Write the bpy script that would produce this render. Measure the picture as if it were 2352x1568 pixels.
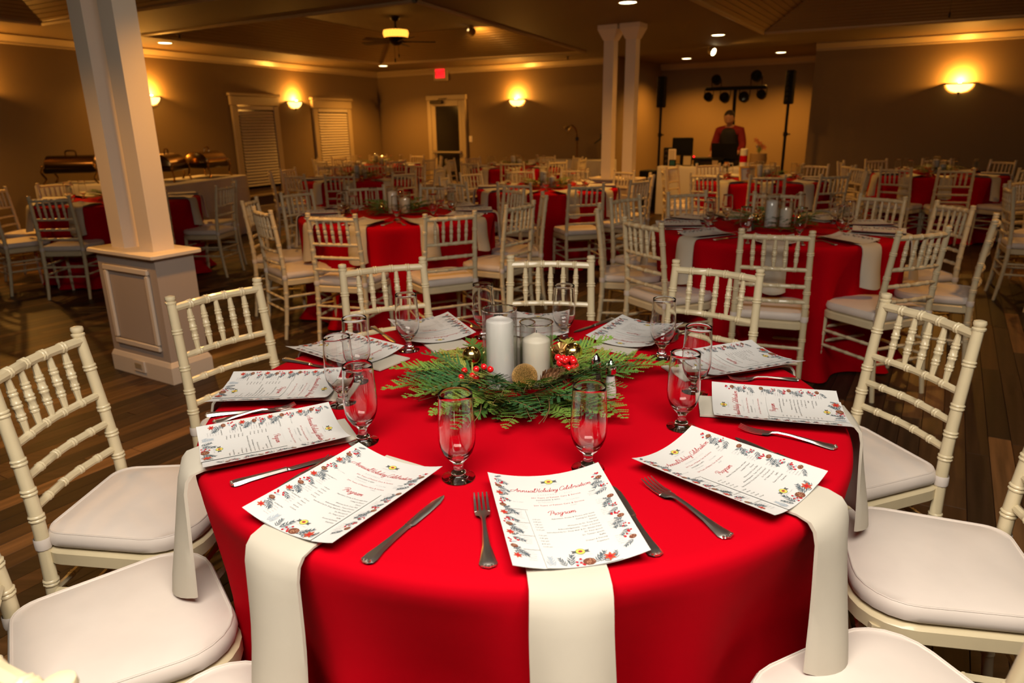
import bpy, bmesh, math, random
from mathutils import Vector, Matrix
from math import sin, cos, pi, radians, atan2, hypot, sqrt

for o in list(bpy.data.objects): bpy.data.objects.remove(o)
SC = bpy.context.scene
COL = SC.collection
rnd = random.Random(7)

# ------------------------------------------------------------------ camera
FPX, PITCH, ROLL, CAMH = 1600.0, 0.3011, -0.0149, 1.421
cd = bpy.data.cameras.new('camera'); cam = bpy.data.objects.new('camera', cd); COL.objects.link(cam)
cd.sensor_width = 36.0; cd.lens = FPX / 2352 * 36.0; cd.clip_start = 0.05; cd.clip_end = 100
fw = Vector((0, cos(PITCH), -sin(PITCH))); rt = Vector((1, 0, 0)); up = Vector((0, sin(PITCH), cos(PITCH)))
r2 = rt * cos(ROLL) + up * sin(ROLL); u2 = -rt * sin(ROLL) + up * cos(ROLL)
M = Matrix((r2, u2, -fw)).transposed().to_4x4(); M.translation = Vector((0, 0, CAMH))
cam.matrix_world = M
cd.dof.use_dof = True; cd.dof.focus_distance = 1.55; cd.dof.aperture_fstop = 4.6
SC.camera = cam

# ------------------------------------------------------------------ world, flash, exposure
w = bpy.data.worlds.new('world'); SC.world = w; w.use_nodes = True
w.node_tree.nodes['Background'].inputs[0].default_value = (1.0, 0.55, 0.22, 1)
w.node_tree.nodes['Background'].inputs[1].default_value = 0.018
def area(name, loc, target, sx, sy, power, col):
    l = bpy.data.lights.new(name, 'AREA'); l.shape = 'RECTANGLE'; l.size = sx; l.size_y = sy; l.energy = power; l.color = col
    o = bpy.data.objects.new(name, l); COL.objects.link(o); o.location = loc
    o.rotation_euler = (Vector(target) - Vector(loc)).to_track_quat('-Z', 'Y').to_euler()
    return o
# the photographer's flash, bounced: a soft patch of light high behind the camera
area('bounced_flash', (0.0, 0.40, 2.5), (0.02, 1.05, 0.5), 1.9, 1.4, 128, (1.0, 0.90, 0.77))
SC.view_settings.view_transform = 'Standard'; SC.view_settings.look = 'None'
SC.view_settings.gamma = 1.0; SC.view_settings.use_curve_mapping = False
SC.view_settings.exposure = 0.35
SC.cycles.use_denoising = True; SC.cycles.adaptive_threshold = .03
SC.cycles.max_bounces = 8; SC.cycles.diffuse_bounces = 3; SC.cycles.glossy_bounces = 4; SC.cycles.transmission_bounces = 8; SC.cycles.transparent_max_bounces = 12; SC.cycles.caustics_reflective = False

# ------------------------------------------------------------------ materials
MATS = {}
def mat(name, col, rough=0.5, metal=0.0, emis=None, estr=0.0, spec=0.5, trans=0.0, ior=1.45, noise=None, bump=None, sheen=0.0, coat=0.0, sss=0.0):
    if name in MATS: return MATS[name]
    m = bpy.data.materials.new(name); m.use_nodes = True; nt = m.node_tree; b = nt.nodes['Principled BSDF']
    b.inputs['Base Color'].default_value = (*col, 1); b.inputs['Roughness'].default_value = rough; b.inputs['Metallic'].default_value = metal
    b.inputs['Specular IOR Level'].default_value = spec; b.inputs['Transmission Weight'].default_value = trans; b.inputs['IOR'].default_value = ior
    if sheen: b.inputs['Sheen Weight'].default_value = sheen
    if coat: b.inputs['Coat Weight'].default_value = coat
    if sss: b.inputs['Subsurface Weight'].default_value = sss; b.inputs['Subsurface Radius'].default_value = (.02, .012, .008)
    if emis: b.inputs['Emission Color'].default_value = (*emis, 1); b.inputs['Emission Strength'].default_value = estr
    if noise or bump:
        tc = nt.nodes.new('ShaderNodeTexCoord')
    if noise:   # (scale, amount, stretch)
        sc_, am, st = noise
        mp = nt.nodes.new('ShaderNodeMapping'); mp.inputs['Scale'].default_value = st; nt.links.new(tc.outputs['Object'], mp.inputs[0])
        n = nt.nodes.new('ShaderNodeTexNoise'); n.inputs['Scale'].default_value = sc_; n.inputs['Detail'].default_value = 4; nt.links.new(mp.outputs[0], n.inputs[0])
        r = nt.nodes.new('ShaderNodeMapRange'); r.inputs[1].default_value = .3; r.inputs[2].default_value = .7; r.inputs[3].default_value = 1 - am; r.inputs[4].default_value = 1 + am
        nt.links.new(n.outputs[0], r.inputs[0])
        x = nt.nodes.new('ShaderNodeMix'); x.data_type = 'RGBA'; x.blend_type = 'MULTIPLY'; x.inputs[0].default_value = 1
        x.inputs[6].default_value = (*col, 1); nt.links.new(r.outputs[0], x.inputs[7]); nt.links.new(x.outputs[2], b.inputs['Base Color'])
    if bump:    # (scale, strength)
        n2 = nt.nodes.new('ShaderNodeTexNoise'); n2.inputs['Scale'].default_value = bump[0]; n2.inputs['Detail'].default_value = 3; nt.links.new(tc.outputs['Object'], n2.inputs[0])
        bp = nt.nodes.new('ShaderNodeBump'); bp.inputs['Strength'].default_value = bump[1]; bp.inputs['Distance'].default_value = .01
        nt.links.new(n2.outputs[0], bp.inputs['Height']); nt.links.new(bp.outputs[0], b.inputs['Normal'])
    MATS[name] = m; return m
def thin_glass(name, tint=(1, 1, 1), rough=0.0):
    m = bpy.data.materials.new(name); m.use_nodes = True; nt = m.node_tree
    for n in list(nt.nodes): nt.nodes.remove(n)
    out = nt.nodes.new('ShaderNodeOutputMaterial'); mx = nt.nodes.new('ShaderNodeMixShader'); lw = nt.nodes.new('ShaderNodeLayerWeight'); lw.inputs[0].default_value = .5; pw = nt.nodes.new('ShaderNodeMath'); pw.operation = 'POWER'; pw.inputs[1].default_value = 2.4; nt.links.new(lw.outputs['Facing'], pw.inputs[0]); fr = nt.nodes.new('ShaderNodeMapRange'); fr.inputs[3].default_value = .035; fr.inputs[4].default_value = .75; nt.links.new(pw.outputs[0], fr.inputs[0])
    tr = nt.nodes.new('ShaderNodeBsdfTransparent'); tr.inputs[0].default_value = (*tint, 1); gl = nt.nodes.new('ShaderNodeBsdfGlossy'); gl.inputs['Roughness'].default_value = rough
    nt.links.new(fr.outputs[0], mx.inputs[0]); nt.links.new(tr.outputs[0], mx.inputs[1]); nt.links.new(gl.outputs[0], mx.inputs[2]); nt.links.new(mx.outputs[0], out.inputs[0])
    MATS[name] = m; return m
RED = mat('red_tablecloth', (0.43, 0.0003, 0.0065), 0.9, spec=0.05, bump=(900, .04))
IVORY = mat('ivory_lacquer', (0.63, 0.535, 0.345), 0.32, noise=(14, .04, (1, 1, 1)), coat=.2)
CUSH = mat('white_satin', (0.67, 0.595, 0.535), 0.55, sheen=.1, noise=(7, .05, (1, 1, 1)), bump=(11, .12))
NAPK = mat('cream_napkin', (0.49, 0.45, 0.375), 0.85, noise=(9, .03, (1, 1, 1)))
PAPER = mat('white_paper', (0.58, 0.575, 0.565), 0.6)
GLASS = mat('drinking_glass', (1, 1, 1), 0.0, trans=1.0, ior=1.40)
GPAINT = mat('gold_paint', (.80, .50, .12), .4)
THIN = thin_glass('thin_clear_glass', (.955, .955, .955))
WAX = mat('ivory_wax', (0.64, 0.58, 0.47), 0.5)
WAXW = mat('white_wax', (0.62, 0.60, 0.56), 0.55, noise=(30, .06, (1, 1, .15)))
STEEL = mat('polished_steel', (0.78, 0.73, 0.67), 0.33, 1.0)
CHROME = mat('chrome', (0.75, 0.74, 0.72), 0.1, 1.0)
GOLD = mat('gold_mirror', (0.86, 0.62, 0.24), 0.17, 1.0)
GLIT = mat('gold_glitter', (0.62, 0.36, 0.12), 0.32, .9, bump=(420, 1.0), noise=(500, .6, (1, 1, 1)))
BERRY = mat('red_berry', (0.62, 0.008, 0.012), 0.15, coat=.6)
FERN = [mat('cedar_green_a', (0.085, 0.200, 0.035), .6), mat('cedar_green_b', (0.170, 0.290, 0.045), .6), mat('cedar_green_c', (0.050, 0.145, 0.045), .6), mat('cedar_olive', (0.290, 0.290, 0.050), .6)]
STEM = mat('twig_brown', (0.19, 0.10, 0.04), .8)
CONE = mat('pinecone_brown', (0.17, 0.075, 0.03), .6); CONEG = mat('pinecone_gold', (0.42, 0.22, 0.07), .35, .5)
SALT = mat('salt', (0.85, 0.85, 0.85), .9); PEPPER = mat('pepper', (0.10, 0.07, 0.05), .9, noise=(500, .8, (1, 1, 1)))
WALL = mat('taupe_wall', (0.215, 0.145, 0.070), .75, bump=(220, .05))
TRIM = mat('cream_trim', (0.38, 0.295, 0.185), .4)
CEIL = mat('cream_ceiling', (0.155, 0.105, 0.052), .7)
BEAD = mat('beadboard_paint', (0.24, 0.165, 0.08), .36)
WHITE = mat('white_column_paint', (0.74, 0.645, 0.54), .4)
TAUPE = mat('warm_grey_paint', (0.45, 0.37, 0.315), .6)
BLACK = mat('black_plastic', (0.005, 0.0045, 0.004), .6, spec=.2)
DARK = mat('dark_bronze', (0.03, 0.02, 0.013), .4, .6)
BLIND = mat('blind_slat', (0.46, 0.39, 0.30), .5)
NIGHT = mat('dark_night_glass', (0.012, 0.010, 0.008), .1)
CLOTHW = mat('white_table_linen', (0.55, 0.52, 0.50), .9)
WARM = (1.0, 0.43, 0.065)
BULB = mat('lit_bulb', (1, .8, .5), .5, emis=(1.0, .80, .42), estr=9)
BOWL = mat('lit_frosted_bowl', (1, .7, .3), .5, emis=(1.0, .62, .16), estr=3.2)
AMBER = mat('lit_amber_shade', (.8, .3, .05), .5, emis=(1.0, .42, .05), estr=1.6)
EXITM = mat('lit_exit_red', (.8, .02, .02), .5, emis=(1.0, .012, .02), estr=1.1)
P_RED = mat('print_red', (0.38, 0.012, 0.02), .6); P_DK = mat('print_dark_grey', (0.09, 0.09, 0.09), .6); P_GR = mat('print_light_grey', (0.42, 0.42, 0.44), .6)
P_LEAF = mat('print_slate_leaf', (0.075, 0.10, 0.12), .6); P_LEAF2 = mat('print_pale_leaf', (0.36, 0.41, 0.46), .6); P_POIN = mat('print_poinsettia', (0.42, 0.06, 0.025), .6); P_CONE = mat('print_pinecone', (0.16, 0.055, 0.03), .6); P_CONE2 = mat('print_pinecone_light', (0.40, 0.20, 0.12), .6)
P_BER = mat('print_berry', (0.42, 0.01, 0.02), .6); P_YEL = mat('print_emblem_yellow', (0.62, 0.52, 0.10), .6); P_GRN = mat('print_emblem_green', (0.05, 0.16, 0.05), .6)

# ------------------------------------------------------------------ helpers
class MB:
    def __init__(s): s.v = []; s.f = []; s.m = []
    def add(s, vs, fs, mi=0):
        o = len(s.v); s.v += [tuple(p) for p in vs]; s.f += [tuple(i + o for i in f) for f in fs]; s.m += [mi] * len(fs); return s
    def box(s, x0, x1, y0, y1, z0, z1, mi=0):
        return s.add([(x0, y0, z0), (x1, y0, z0), (x1, y1, z0), (x0, y1, z0), (x0, y0, z1), (x1, y0, z1), (x1, y1, z1), (x0, y1, z1)],
                     [(0, 3, 2, 1), (4, 5, 6, 7), (0, 1, 5, 4), (1, 2, 6, 5), (2, 3, 7, 6), (3, 0, 4, 7)], mi)
    def bbox(s, x0, x1, y0, y1, z0, z1, b=.005, mi=0):          # box with chamfered edges, by loft
        rings = []
        for z, i in ((z0, b), (z0 + b, 0), (z1 - b, 0), (z1, b)):
            c = b + i
            rings.append([(x0 + c, y0 + i, z), (x1 - c, y0 + i, z), (x1 - i, y0 + c, z), (x1 - i, y1 - c, z), (x1 - c, y1 - i, z), (x0 + c, y1 - i, z), (x0 + i, y1 - c, z), (x0 + i, y0 + c, z)])
        return s.loft(rings, mi)
    def loft(s, rings, mi=0, cap=True, closed=True):
        n = len(rings[0]); vs = [p for r in rings for p in r]; fs = []
        for i in range(len(rings) - 1):
            for j in range(n if closed else n - 1):
                k = (j + 1) % n; fs.append((i * n + j, i * n + k, (i + 1) * n + k, (i + 1) * n + j))
        if cap: fs.append(tuple(range(n - 1, -1, -1))); fs.append(tuple((len(rings) - 1) * n + j for j in range(n)))
        return s.add(vs, fs, mi)
    def lathe(s, prof, n=16, c=(0, 0, 0), mi=0, cap=True):
        return s.loft([[(c[0] + r * cos(2 * pi * j / n), c[1] + r * sin(2 * pi * j / n), c[2] + z) for j in range(n)] for r, z in prof], mi, cap)
    def tube(s, path, rad, n=8, mi=0, cap=True):
        path = [Vector(p) for p in path]; rings = []; ref = None
        for i, p in enumerate(path):
            t = (path[min(i + 1, len(path) - 1)] - path[max(i - 1, 0)]).normalized()
            if ref is None: ref = Vector((0, 0, 1)) if abs(t.z) < .9 else Vector((0, 1, 0))
            a = t.cross(ref).normalized(); b = a.cross(t).normalized(); ref = b
            r = rad[i] if isinstance(rad, (list, tuple)) else rad
            rings.append([p + a * r * cos(2 * pi * j / n) + b * r * sin(2 * pi * j / n) for j in range(n)])
        return s.loft(rings, mi, cap)
    def sphere(s, c, r, nu=12, nv=8, mi=0, sc=(1, 1, 1)):
        prof = []
        vs = [(c[0], c[1], c[2] - r * sc[2])]
        for i in range(1, nv):
            a = -pi / 2 + pi * i / nv
            vs += [(c[0] + sc[0] * r * cos(a) * cos(2 * pi * j / nu), c[1] + sc[1] * r * cos(a) * sin(2 * pi * j / nu), c[2] + sc[2] * r * sin(a)) for j in range(nu)]
        vs.append((c[0], c[1], c[2] + r * sc[2])); fs = []
        for j in range(nu): fs.append((0, 1 + (j + 1) % nu, 1 + j)); fs.append((len(vs) - 1, 1 + (nv - 2) * nu + j, 1 + (nv - 2) * nu + (j + 1) % nu))
        for i in range(nv - 2):
            for j in range(nu):
                a = 1 + i * nu + j; b = 1 + i * nu + (j + 1) % nu; fs.append((a, b, b + nu, a + nu))
        return s.add(vs, fs, mi)
    def xf(s, mtx, start=0):
        s.v[start:] = [tuple(mtx @ Vector(p)) for p in s.v[start:]]; return s
    def merge(s, o, mtx=None, mi=None):
        vs = [tuple(mtx @ Vector(p)) for p in o.v] if mtx else o.v
        k = len(s.v); s.v += vs; s.f += [tuple(i + k for i in f) for f in o.f]; s.m += (o.m if mi is None else [mi] * len(o.f)); return s
    def mesh(s, name, mats, smooth=True, ang=40):
        me = bpy.data.meshes.new(name); me.from_pydata(s.v, [], s.f)
        for m in (mats if isinstance(mats, (list, tuple)) else [mats]): me.materials.append(m)
        if any(s.m): me.polygons.foreach_set('material_index', s.m)
        me.polygons.foreach_set('use_smooth', [bool(smooth)] * len(me.polygons))
        if smooth: me.set_sharp_from_angle(angle=radians(ang))
        me.update(); return me
    def build(s, name, mats, parent=None, smooth=True, ang=40): return put(name, s.mesh(name, mats, smooth, ang), parent)

def put(name, me, parent=None, loc=None, rot=None):
    o = bpy.data.objects.new(name, me); COL.objects.link(o)
    if parent: o.parent = parent
    if loc is not None: o.location = loc
    if rot is not None: o.rotation_euler = rot
    return o
def tag(o, label=None, cat=None, group=None, kind=None):
    if label: o['label'] = label
    if cat: o['category'] = cat
    if group: o['group'] = group
    if kind: o['kind'] = kind
    return o
def thing(name, label, cat, loc=(0, 0, 0), rz=0, group=None):
    o = bpy.data.objects.new(name, None); COL.objects.link(o); o.location = loc; o.rotation_euler = (0, 0, rz); o.empty_display_size = .1
    return tag(o, label, cat, group)
def dup(root, loc, rz, label, group=None):
    r = root.copy(); COL.objects.link(r); r.location = loc; r.rotation_euler = (0, 0, rz); r['label'] = label
    if group: r['group'] = group
    for ch in list(root.children):
        c = ch.copy(); COL.objects.link(c); c.parent = r
        for g in ch.children:
            d = g.copy(); COL.objects.link(d); d.parent = c
    return r
def smooth_path(pts, k=6):
    pts = [Vector(p) for p in pts]; out = []
    for i in range(len(pts) - 1):
        p0 = pts[max(i - 1, 0)]; p1 = pts[i]; p2 = pts[i + 1]; p3 = pts[min(i + 2, len(pts) - 1)]
        for j in range(k):
            t = j / k; out.append(.5 * ((2 * p1) + (p2 - p0) * t + (2 * p0 - 5 * p1 + 4 * p2 - p3) * t * t + (3 * p1 - p0 - 3 * p2 + p3) * t ** 3))
    out.append(pts[-1]); return out

# room frame: s runs along the window wall into the room, t runs left along the back wall
TH = 0.5522; AX = Vector((sin(TH), cos(TH))); BX = Vector((-cos(TH), sin(TH)))
def RF(s, t, z=0.0): q = AX * s + BX * t; return Vector((q.x, q.y, z))
RZ = atan2(-BX.y, -BX.x)        # rotation so that local +x runs right along the back wall, local +y runs into it
ZT = 0.765; ZC = 2.55
def pxof(p):
    d = Vector(p) - Vector((0, 0, CAMH)); z = d.dot(fw)
    return (1176 + FPX * d.dot(r2) / z, 784 - FPX * d.dot(u2) / z, z)

# ------------------------------------------------------------------ room shell
LW0 = Vector((-6.021, 8.974)); LWD = Vector((0.40574, 0.91399))          # window wall line
def LWp(k, z=0.0, off=0.0):
    n = Vector((LWD.y, -LWD.x)); q = LW0 + LWD * k + n * off; return Vector((q.x, q.y, z))
LRZ = atan2(LWD.y, LWD.x)
SB, SD = 12.257, 14.55
def lw_t(s):   # t of window wall at given s
    a0 = LW0.dot(AX); b0 = LW0.dot(BX); da = LWD.dot(AX); db = LWD.dot(BX); return b0 + (s - a0) / da * db
S0, TR = -3.4, -4.2
def wall_quads(name, pts, side):
    mb = MB()
    for i in range(len(pts) - 1):
        a, b = pts[i], pts[i + 1]; mb.add([(a.x, a.y, 0), (b.x, b.y, 0), (b.x, b.y, ZC + .05), (a.x, a.y, ZC + .05)], [(0, 1, 2, 3)])
    return tag(mb.build(name, WALL, smooth=False), kind='structure', label='taupe painted wall ' + side)
tcor = lw_t(SB)
DJL, DJR = 5.3, 2.0
wall_quads('wall_left', [RF(S0, lw_t(S0)), RF(SB, tcor)], 'with windows on the left')
wall_quads('wall_back', [RF(SB, tcor), RF(SB, DJL)], 'at the back behind the exit door')
wall_quads('wall_alcove', [RF(SB, DJL), RF(SD, DJL), RF(SD, DJR), RF(SB, DJR)], 'of the alcove behind the music desk')
wall_quads('wall_right', [RF(SB, DJR), RF(SB, TR), RF(S0, TR)], 'on the right with a lit sconce')
wall_quads('wall_front', [RF(S0, TR), RF(S0, lw_t(S0))], 'behind the camera')

# ceiling with three tray recesses
outer = [RF(S0, lw_t(S0)), RF(SB, tcor), RF(SB, DJL), RF(SD, DJL), RF(SD, DJR), RF(SB, DJR), RF(SB, TR), RF(S0, TR)]
trays = [[(5.57, 8.67), (10.57, 9.28), (11.07, 5.37), (5.65, 4.5)], [(1.6, 2.2), (10.38, 2.37), (10.80, -2.9), (1.6, -2.9)], [(-1.5, 8.2), (4.37, 8.62), (4.5, 4.6), (-1.5, 4.6)]]
bm = bmesh.new(); eds = []
for loop in [outer] + [[RF(*q) for q in t] for t in trays]:
    vs = [bm.verts.new((p.x, p.y, ZC)) for p in loop]
    for i in range(len(vs)): eds.append(bm.edges.new((vs[i], vs[(i + 1) % len(vs)])))
bmesh.ops.triangle_fill(bm, use_beauty=True, use_dissolve=False, edges=eds)
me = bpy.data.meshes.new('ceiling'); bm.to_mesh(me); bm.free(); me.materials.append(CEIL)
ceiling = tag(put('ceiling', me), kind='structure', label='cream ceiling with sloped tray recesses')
ZU = 2.92
for ti, t in enumerate(trays):
    lo = [RF(*q, ZC) for q in t]; cen = sum(lo, Vector()) / 4
    hi = []
    for i in range(4):      # inset by .75 from both adjacent sides
        p = lo[i]; d1 = (lo[(i + 1) % 4] - p).normalized(); d0 = (lo[i - 1] - p).normalized()
        h = p + (d1 + d0) * .78; h.z = ZU; hi.append(h)
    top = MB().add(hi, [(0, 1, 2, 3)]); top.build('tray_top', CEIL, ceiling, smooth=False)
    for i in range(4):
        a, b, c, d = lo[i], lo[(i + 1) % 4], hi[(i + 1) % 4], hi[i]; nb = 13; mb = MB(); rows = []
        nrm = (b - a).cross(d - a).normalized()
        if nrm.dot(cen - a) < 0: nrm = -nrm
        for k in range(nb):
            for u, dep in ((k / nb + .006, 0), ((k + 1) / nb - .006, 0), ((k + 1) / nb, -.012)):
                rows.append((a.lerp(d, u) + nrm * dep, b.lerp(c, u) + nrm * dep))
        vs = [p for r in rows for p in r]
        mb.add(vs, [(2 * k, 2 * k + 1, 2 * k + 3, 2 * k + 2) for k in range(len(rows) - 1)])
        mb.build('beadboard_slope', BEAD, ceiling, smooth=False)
        # rim moulding round the opening
        dv = (b - a).normalized(); n2 = Vector((dv.y, -dv.x, 0))
        if n2.dot(cen - a) < 0: n2 = -n2
        mb = MB(); prof = [(-.035, -.0), (-.035, -.02), (-.01, -.03), (.012, -.012), (.012, .03)]
        mb.loft([[p + n2 * x + Vector((0, 0, z)) for x, z in prof] for p in (a, b)], cap=False, closed=False)
        mb.build('tray_moulding', TRIM, ceiling, smooth=False)

def crown(name, pts):
    prof = [(0, -.115), (.018, -.11), (.022, -.085), (.075, -.03), (.085, -.02), (.085, 0)]; mb = MB(); mid = Vector((RF(6, 4).x, RF(6, 4).y, 0))
    for i in range(len(pts) - 1):
        a, b = pts[i], pts[i + 1]; dv = (b - a).normalized(); n = Vector((dv.y, -dv.x, 0))
        if n.dot(mid - a) < 0: n = -n
        mb.loft([[Vector((p.x, p.y, ZC)) + n * x + Vector((0, 0, z)) for x, z in prof] for p in (a, b)], cap=False, closed=False)
    tag(mb.build(name, TRIM, smooth=False), kind='structure', label='cream crown moulding under the ceiling')
crown('trim_1', [RF(S0, lw_t(S0)), RF(SB, tcor)]); crown('trim_2', [RF(SB, tcor), RF(SB, DJL)])
crown('trim_3', [RF(SD, DJL), RF(SD, DJR)]); crown('trim_4', [RF(SB, DJR), RF(SB, TR)])
def skirt(name, pts):
    mb = MB(); mid = Vector((RF(6, 4).x, RF(6, 4).y, 0)); prof = [(.018, 0), (.018, .11), (.006, .13), (0, .13)]
    for i in range(len(pts) - 1):
        a, b = pts[i], pts[i + 1]; dv = (b - a).normalized(); n = Vector((dv.y, -dv.x, 0))
        if n.dot(mid - a) < 0: n = -n
        mb.loft([[Vector((p.x, p.y, 0)) + n * x + Vector((0, 0, z)) for x, z in prof] for p in (a, b)], cap=False, closed=False)
    tag(mb.build(name, TRIM, smooth=False), kind='structure', label='cream baseboard along the wall')
skirt('baseboard_left', [RF(S0, lw_t(S0)), RF(SB, tcor)]); skirt('baseboard_back', [RF(SB, tcor), RF(SB, DJL)]); skirt('baseboard_right', [RF(SB, DJR), RF(SB, TR)])

# floor: dark planks laid along s
mb = MB().add([RF(S0, lw_t(S0), -.012), RF(SD, 12.5, -.012), RF(SD, TR, -.012), RF(S0, TR, -.012)], [(0, 1, 2, 3)])
floor = tag(mb.build('floor', mat('floor_joint', (.012, .007, .004), .8), smooth=False), kind='structure', label='dark wooden plank floor')
PLK = []
for i, c in enumerate([(0.080, 0.042, 0.019), (0.048, 0.026, 0.013), (0.026, 0.015, 0.009), (0.130, 0.068, 0.028), (0.038, 0.021, 0.012), (0.070, 0.034, 0.015), (0.185, 0.098, 0.042)]):
    PLK.append(mat('floor_plank_%d' % i, c, .46, spec=.3, noise=(2.2, .45, (.7, 14, 1)), bump=(30, .05)))
PW, PL = .090, 1.10
pm = []
for m_ in PLK:
    b_ = MB(); b_.bbox(0, PL - .002, 0, PW - .0018, -.012, 0, .0012); pm.append(b_.mesh('plank', m_, smooth=False))
cand = []
prn = random.Random(3)
for j in range(int((12.4 - TR) / PW)):
    t = TR + j * PW; off = prn.random() * PL
    for i in range(int((SD - S0) / PL) + 1):
        s = S0 - off + i * PL; k = prn.choice([0, 0, 1, 1, 2, 2, 3, 4, 4, 5, 5, 6])
        q = RF(s + PL / 2, t + PW / 2)
        if t > lw_t(s + PL / 2) - .02: continue
        if s > SB - PL and not (DJR < t < DJL): continue
        x, y, z = pxof(q)
        show = -1
        if z > .5 and -60 < x < 2412 and y < 1620: show = 1 / z ** 2 * (0.05 if hypot(q.x - .02, q.y - 1.64) < .75 else 1)
        cand.append((show, s, t, k))
cand.sort(reverse=True)
rest = [MB() for _ in PLK]; ROT = atan2(AX.y, AX.x)
for n_, (show, s, t, k) in enumerate(cand):
    if n_ < 300:
        put('plank', pm[k], floor, RF(s, t), (0, 0, ROT))
    else:
        rest[k].add([RF(s, t, 0), RF(s + PL - .002, t, 0), RF(s + PL - .002, t + PW - .002, 0), RF(s, t + PW - .002, 0)], [(0, 3, 2, 1)])
allr = MB()
for k, r_ in enumerate(rest): allr.merge(r_, mi=k)
tag(allr.build('far_planks', PLK, floor, smooth=False), kind='stuff')

# ------------------------------------------------------------------ windows, door, exit sign, switch
def window(n, k0, k1, ztop, label):
    W_ = k1 - k0
    r = thing('window_%d' % n, label, 'window', LWp(k0), LRZ); r['kind'] = 'structure'
    zb = .42
    MB().box(0, W_, -.02, -.005, zb, ztop, 0).build('pane', NIGHT, r, smooth=False)
    f = MB(); f.bbox(-.13, .0, -.05, 0, zb - .1, ztop, .008); f.bbox(W_, W_ + .13, -.05, 0, zb - .1, ztop, .008)
    f.bbox(-.15, W_ + .15, -.055, 0, ztop, ztop + .15, .008); f.bbox(-.18, W_ + .18, -.075, 0, ztop + .15, ztop + .20, .01); f.build('window_frame', TRIM, r)
    MB().bbox(-.16, W_ + .16, -.09, 0, zb - .14, zb - .1, .008).build('window_sill', TRIM, r)
    MB().bbox(.01, W_ - .01, -.055, -.01, ztop - .07, ztop - .005, .006).build('headrail', BLIND, r)
    sl = MB(); sl.add([(.02, -.048, -.021), (W_ - .02, -.048, -.021), (W_ - .02, -.026, .021), (.02, -.026, .021)], [(0, 1, 2, 3)])
    sl.add([(.02, -.046, -.022), (W_ - .02, -.046, -.022), (W_ - .02, -.024, .020), (.02, -.024, .020)], [(3, 2, 1, 0)]); sm = sl.mesh('slat', BLIND, smooth=False)
    nsl = int((ztop - .09 - zb) / .05)
    for i in range(nsl): put('slat', sm, r, (0, 0, ztop - .11 - i * .05))
window(1, 3.62, 4.47, 1.80, 'left blinded window with wide cream frame on the window wall')
window(2, 5.68, 6.62, 1.78, 'right blinded window with wide cream frame near the room corner')

def BWp(k, z=0.0, off=0.0): return RF(SB - off, -k, z)     # k runs right along the back wall
d = thing('door_1', 'dark glass exit door with push bar in cream frame', 'door', BWp(-9.31), RZ); d['kind'] = 'structure'
f = MB(); f.bbox(-.21, -.11, -.06, 0, 0, 1.93, .008); f.bbox(.66, .76, -.06, 0, 0, 1.93, .008); f.bbox(-.23, .78, -.065, 0, 1.93, 2.03, .008); f.build('door_frame', TRIM, d)
f = MB(); f.bbox(-.11, 0, -.05, -.01, 0, 1.93, .006); f.bbox(.58, .66, -.05, -.01, 0, 1.93, .006); f.bbox(0, .58, -.05, -.01, 1.81, 1.93, .006); f.bbox(0, .58, -.05, -.01, 0, .3, .006); f.build('door_leaf', TRIM, d)
MB().box(0, .58, -.03, -.02, .3, 1.81).build('pane', NIGHT, d, smooth=False)
f = MB(); f.bbox(-.08, .64, -.12, -.085, .875, .925, .012); f.bbox(-.08, -.03, -.1, -.05, .87, .93, .005); f.bbox(.60, .64, -.1, -.05, .87, .93, .005); f.build('push_bar', STEEL, d)
f = MB(); f.bbox(-.09, .22, -.13, -.05, 1.86, 1.92, .01); f.tube([(.1, -.1, 1.92), (.22, -.2, 1.95), (.34, -.1, 1.96)], .008, 6); f.build('door_closer', DARK, d)
def text_mb(s, size=1.0, align='LEFT', res=2, spacing=1.0):
    cu = bpy.data.curves.new('t', 'FONT'); cu.body = s; cu.size = size; cu.align_x = align; cu.resolution_u = res; cu.space_character = spacing
    o = bpy.data.objects.new('t', cu); COL.objects.link(o); dg = bpy.context.evaluated_depsgraph_get(); dg.update(); ev = o.evaluated_get(dg); me = ev.to_mesh()
    mb = MB(); mb.add([tuple(v.co) for v in me.vertices], [tuple(p.vertices) for p in me.polygons]); ev.to_mesh_clear()
    bpy.data.objects.remove(o); bpy.data.curves.remove(cu); return mb
ex = thing('exit_sign', 'lit red exit sign in pale box high on back wall', 'sign', BWp(-9.24, 2.31, .02), RZ)
MB().bbox(-.06, .28, -.06, 0, -.01, .27, .01).build('sign_box', TRIM, ex)
MB().box(-.01, .23, -.064, -.061, .045, .235).build('lit_panel', EXITM, ex, smooth=False)
tm = text_mb('EXIT', .115, 'CENTER'); tm.xf(Matrix.Translation((.11, -.066, .098)) @ Matrix.Rotation(pi / 2, 4, 'X')); tm.build('lettering', mat('exit_letter', (.10, .0, .0), .5, emis=(.35, 0, 0), estr=.3), ex, smooth=False)
sw = thing('light_switch', 'small white light switch plate right of the exit door', 'switch', BWp(-8.47, 1.16), RZ)
MB().bbox(-.04, .04, -.008, 0, -.06, .06, .003).build('plate', WHITE, sw); MB().bbox(-.012, .012, -.016, -.006, -.02, .02, .002).build('toggle', WHITE, sw)

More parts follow.
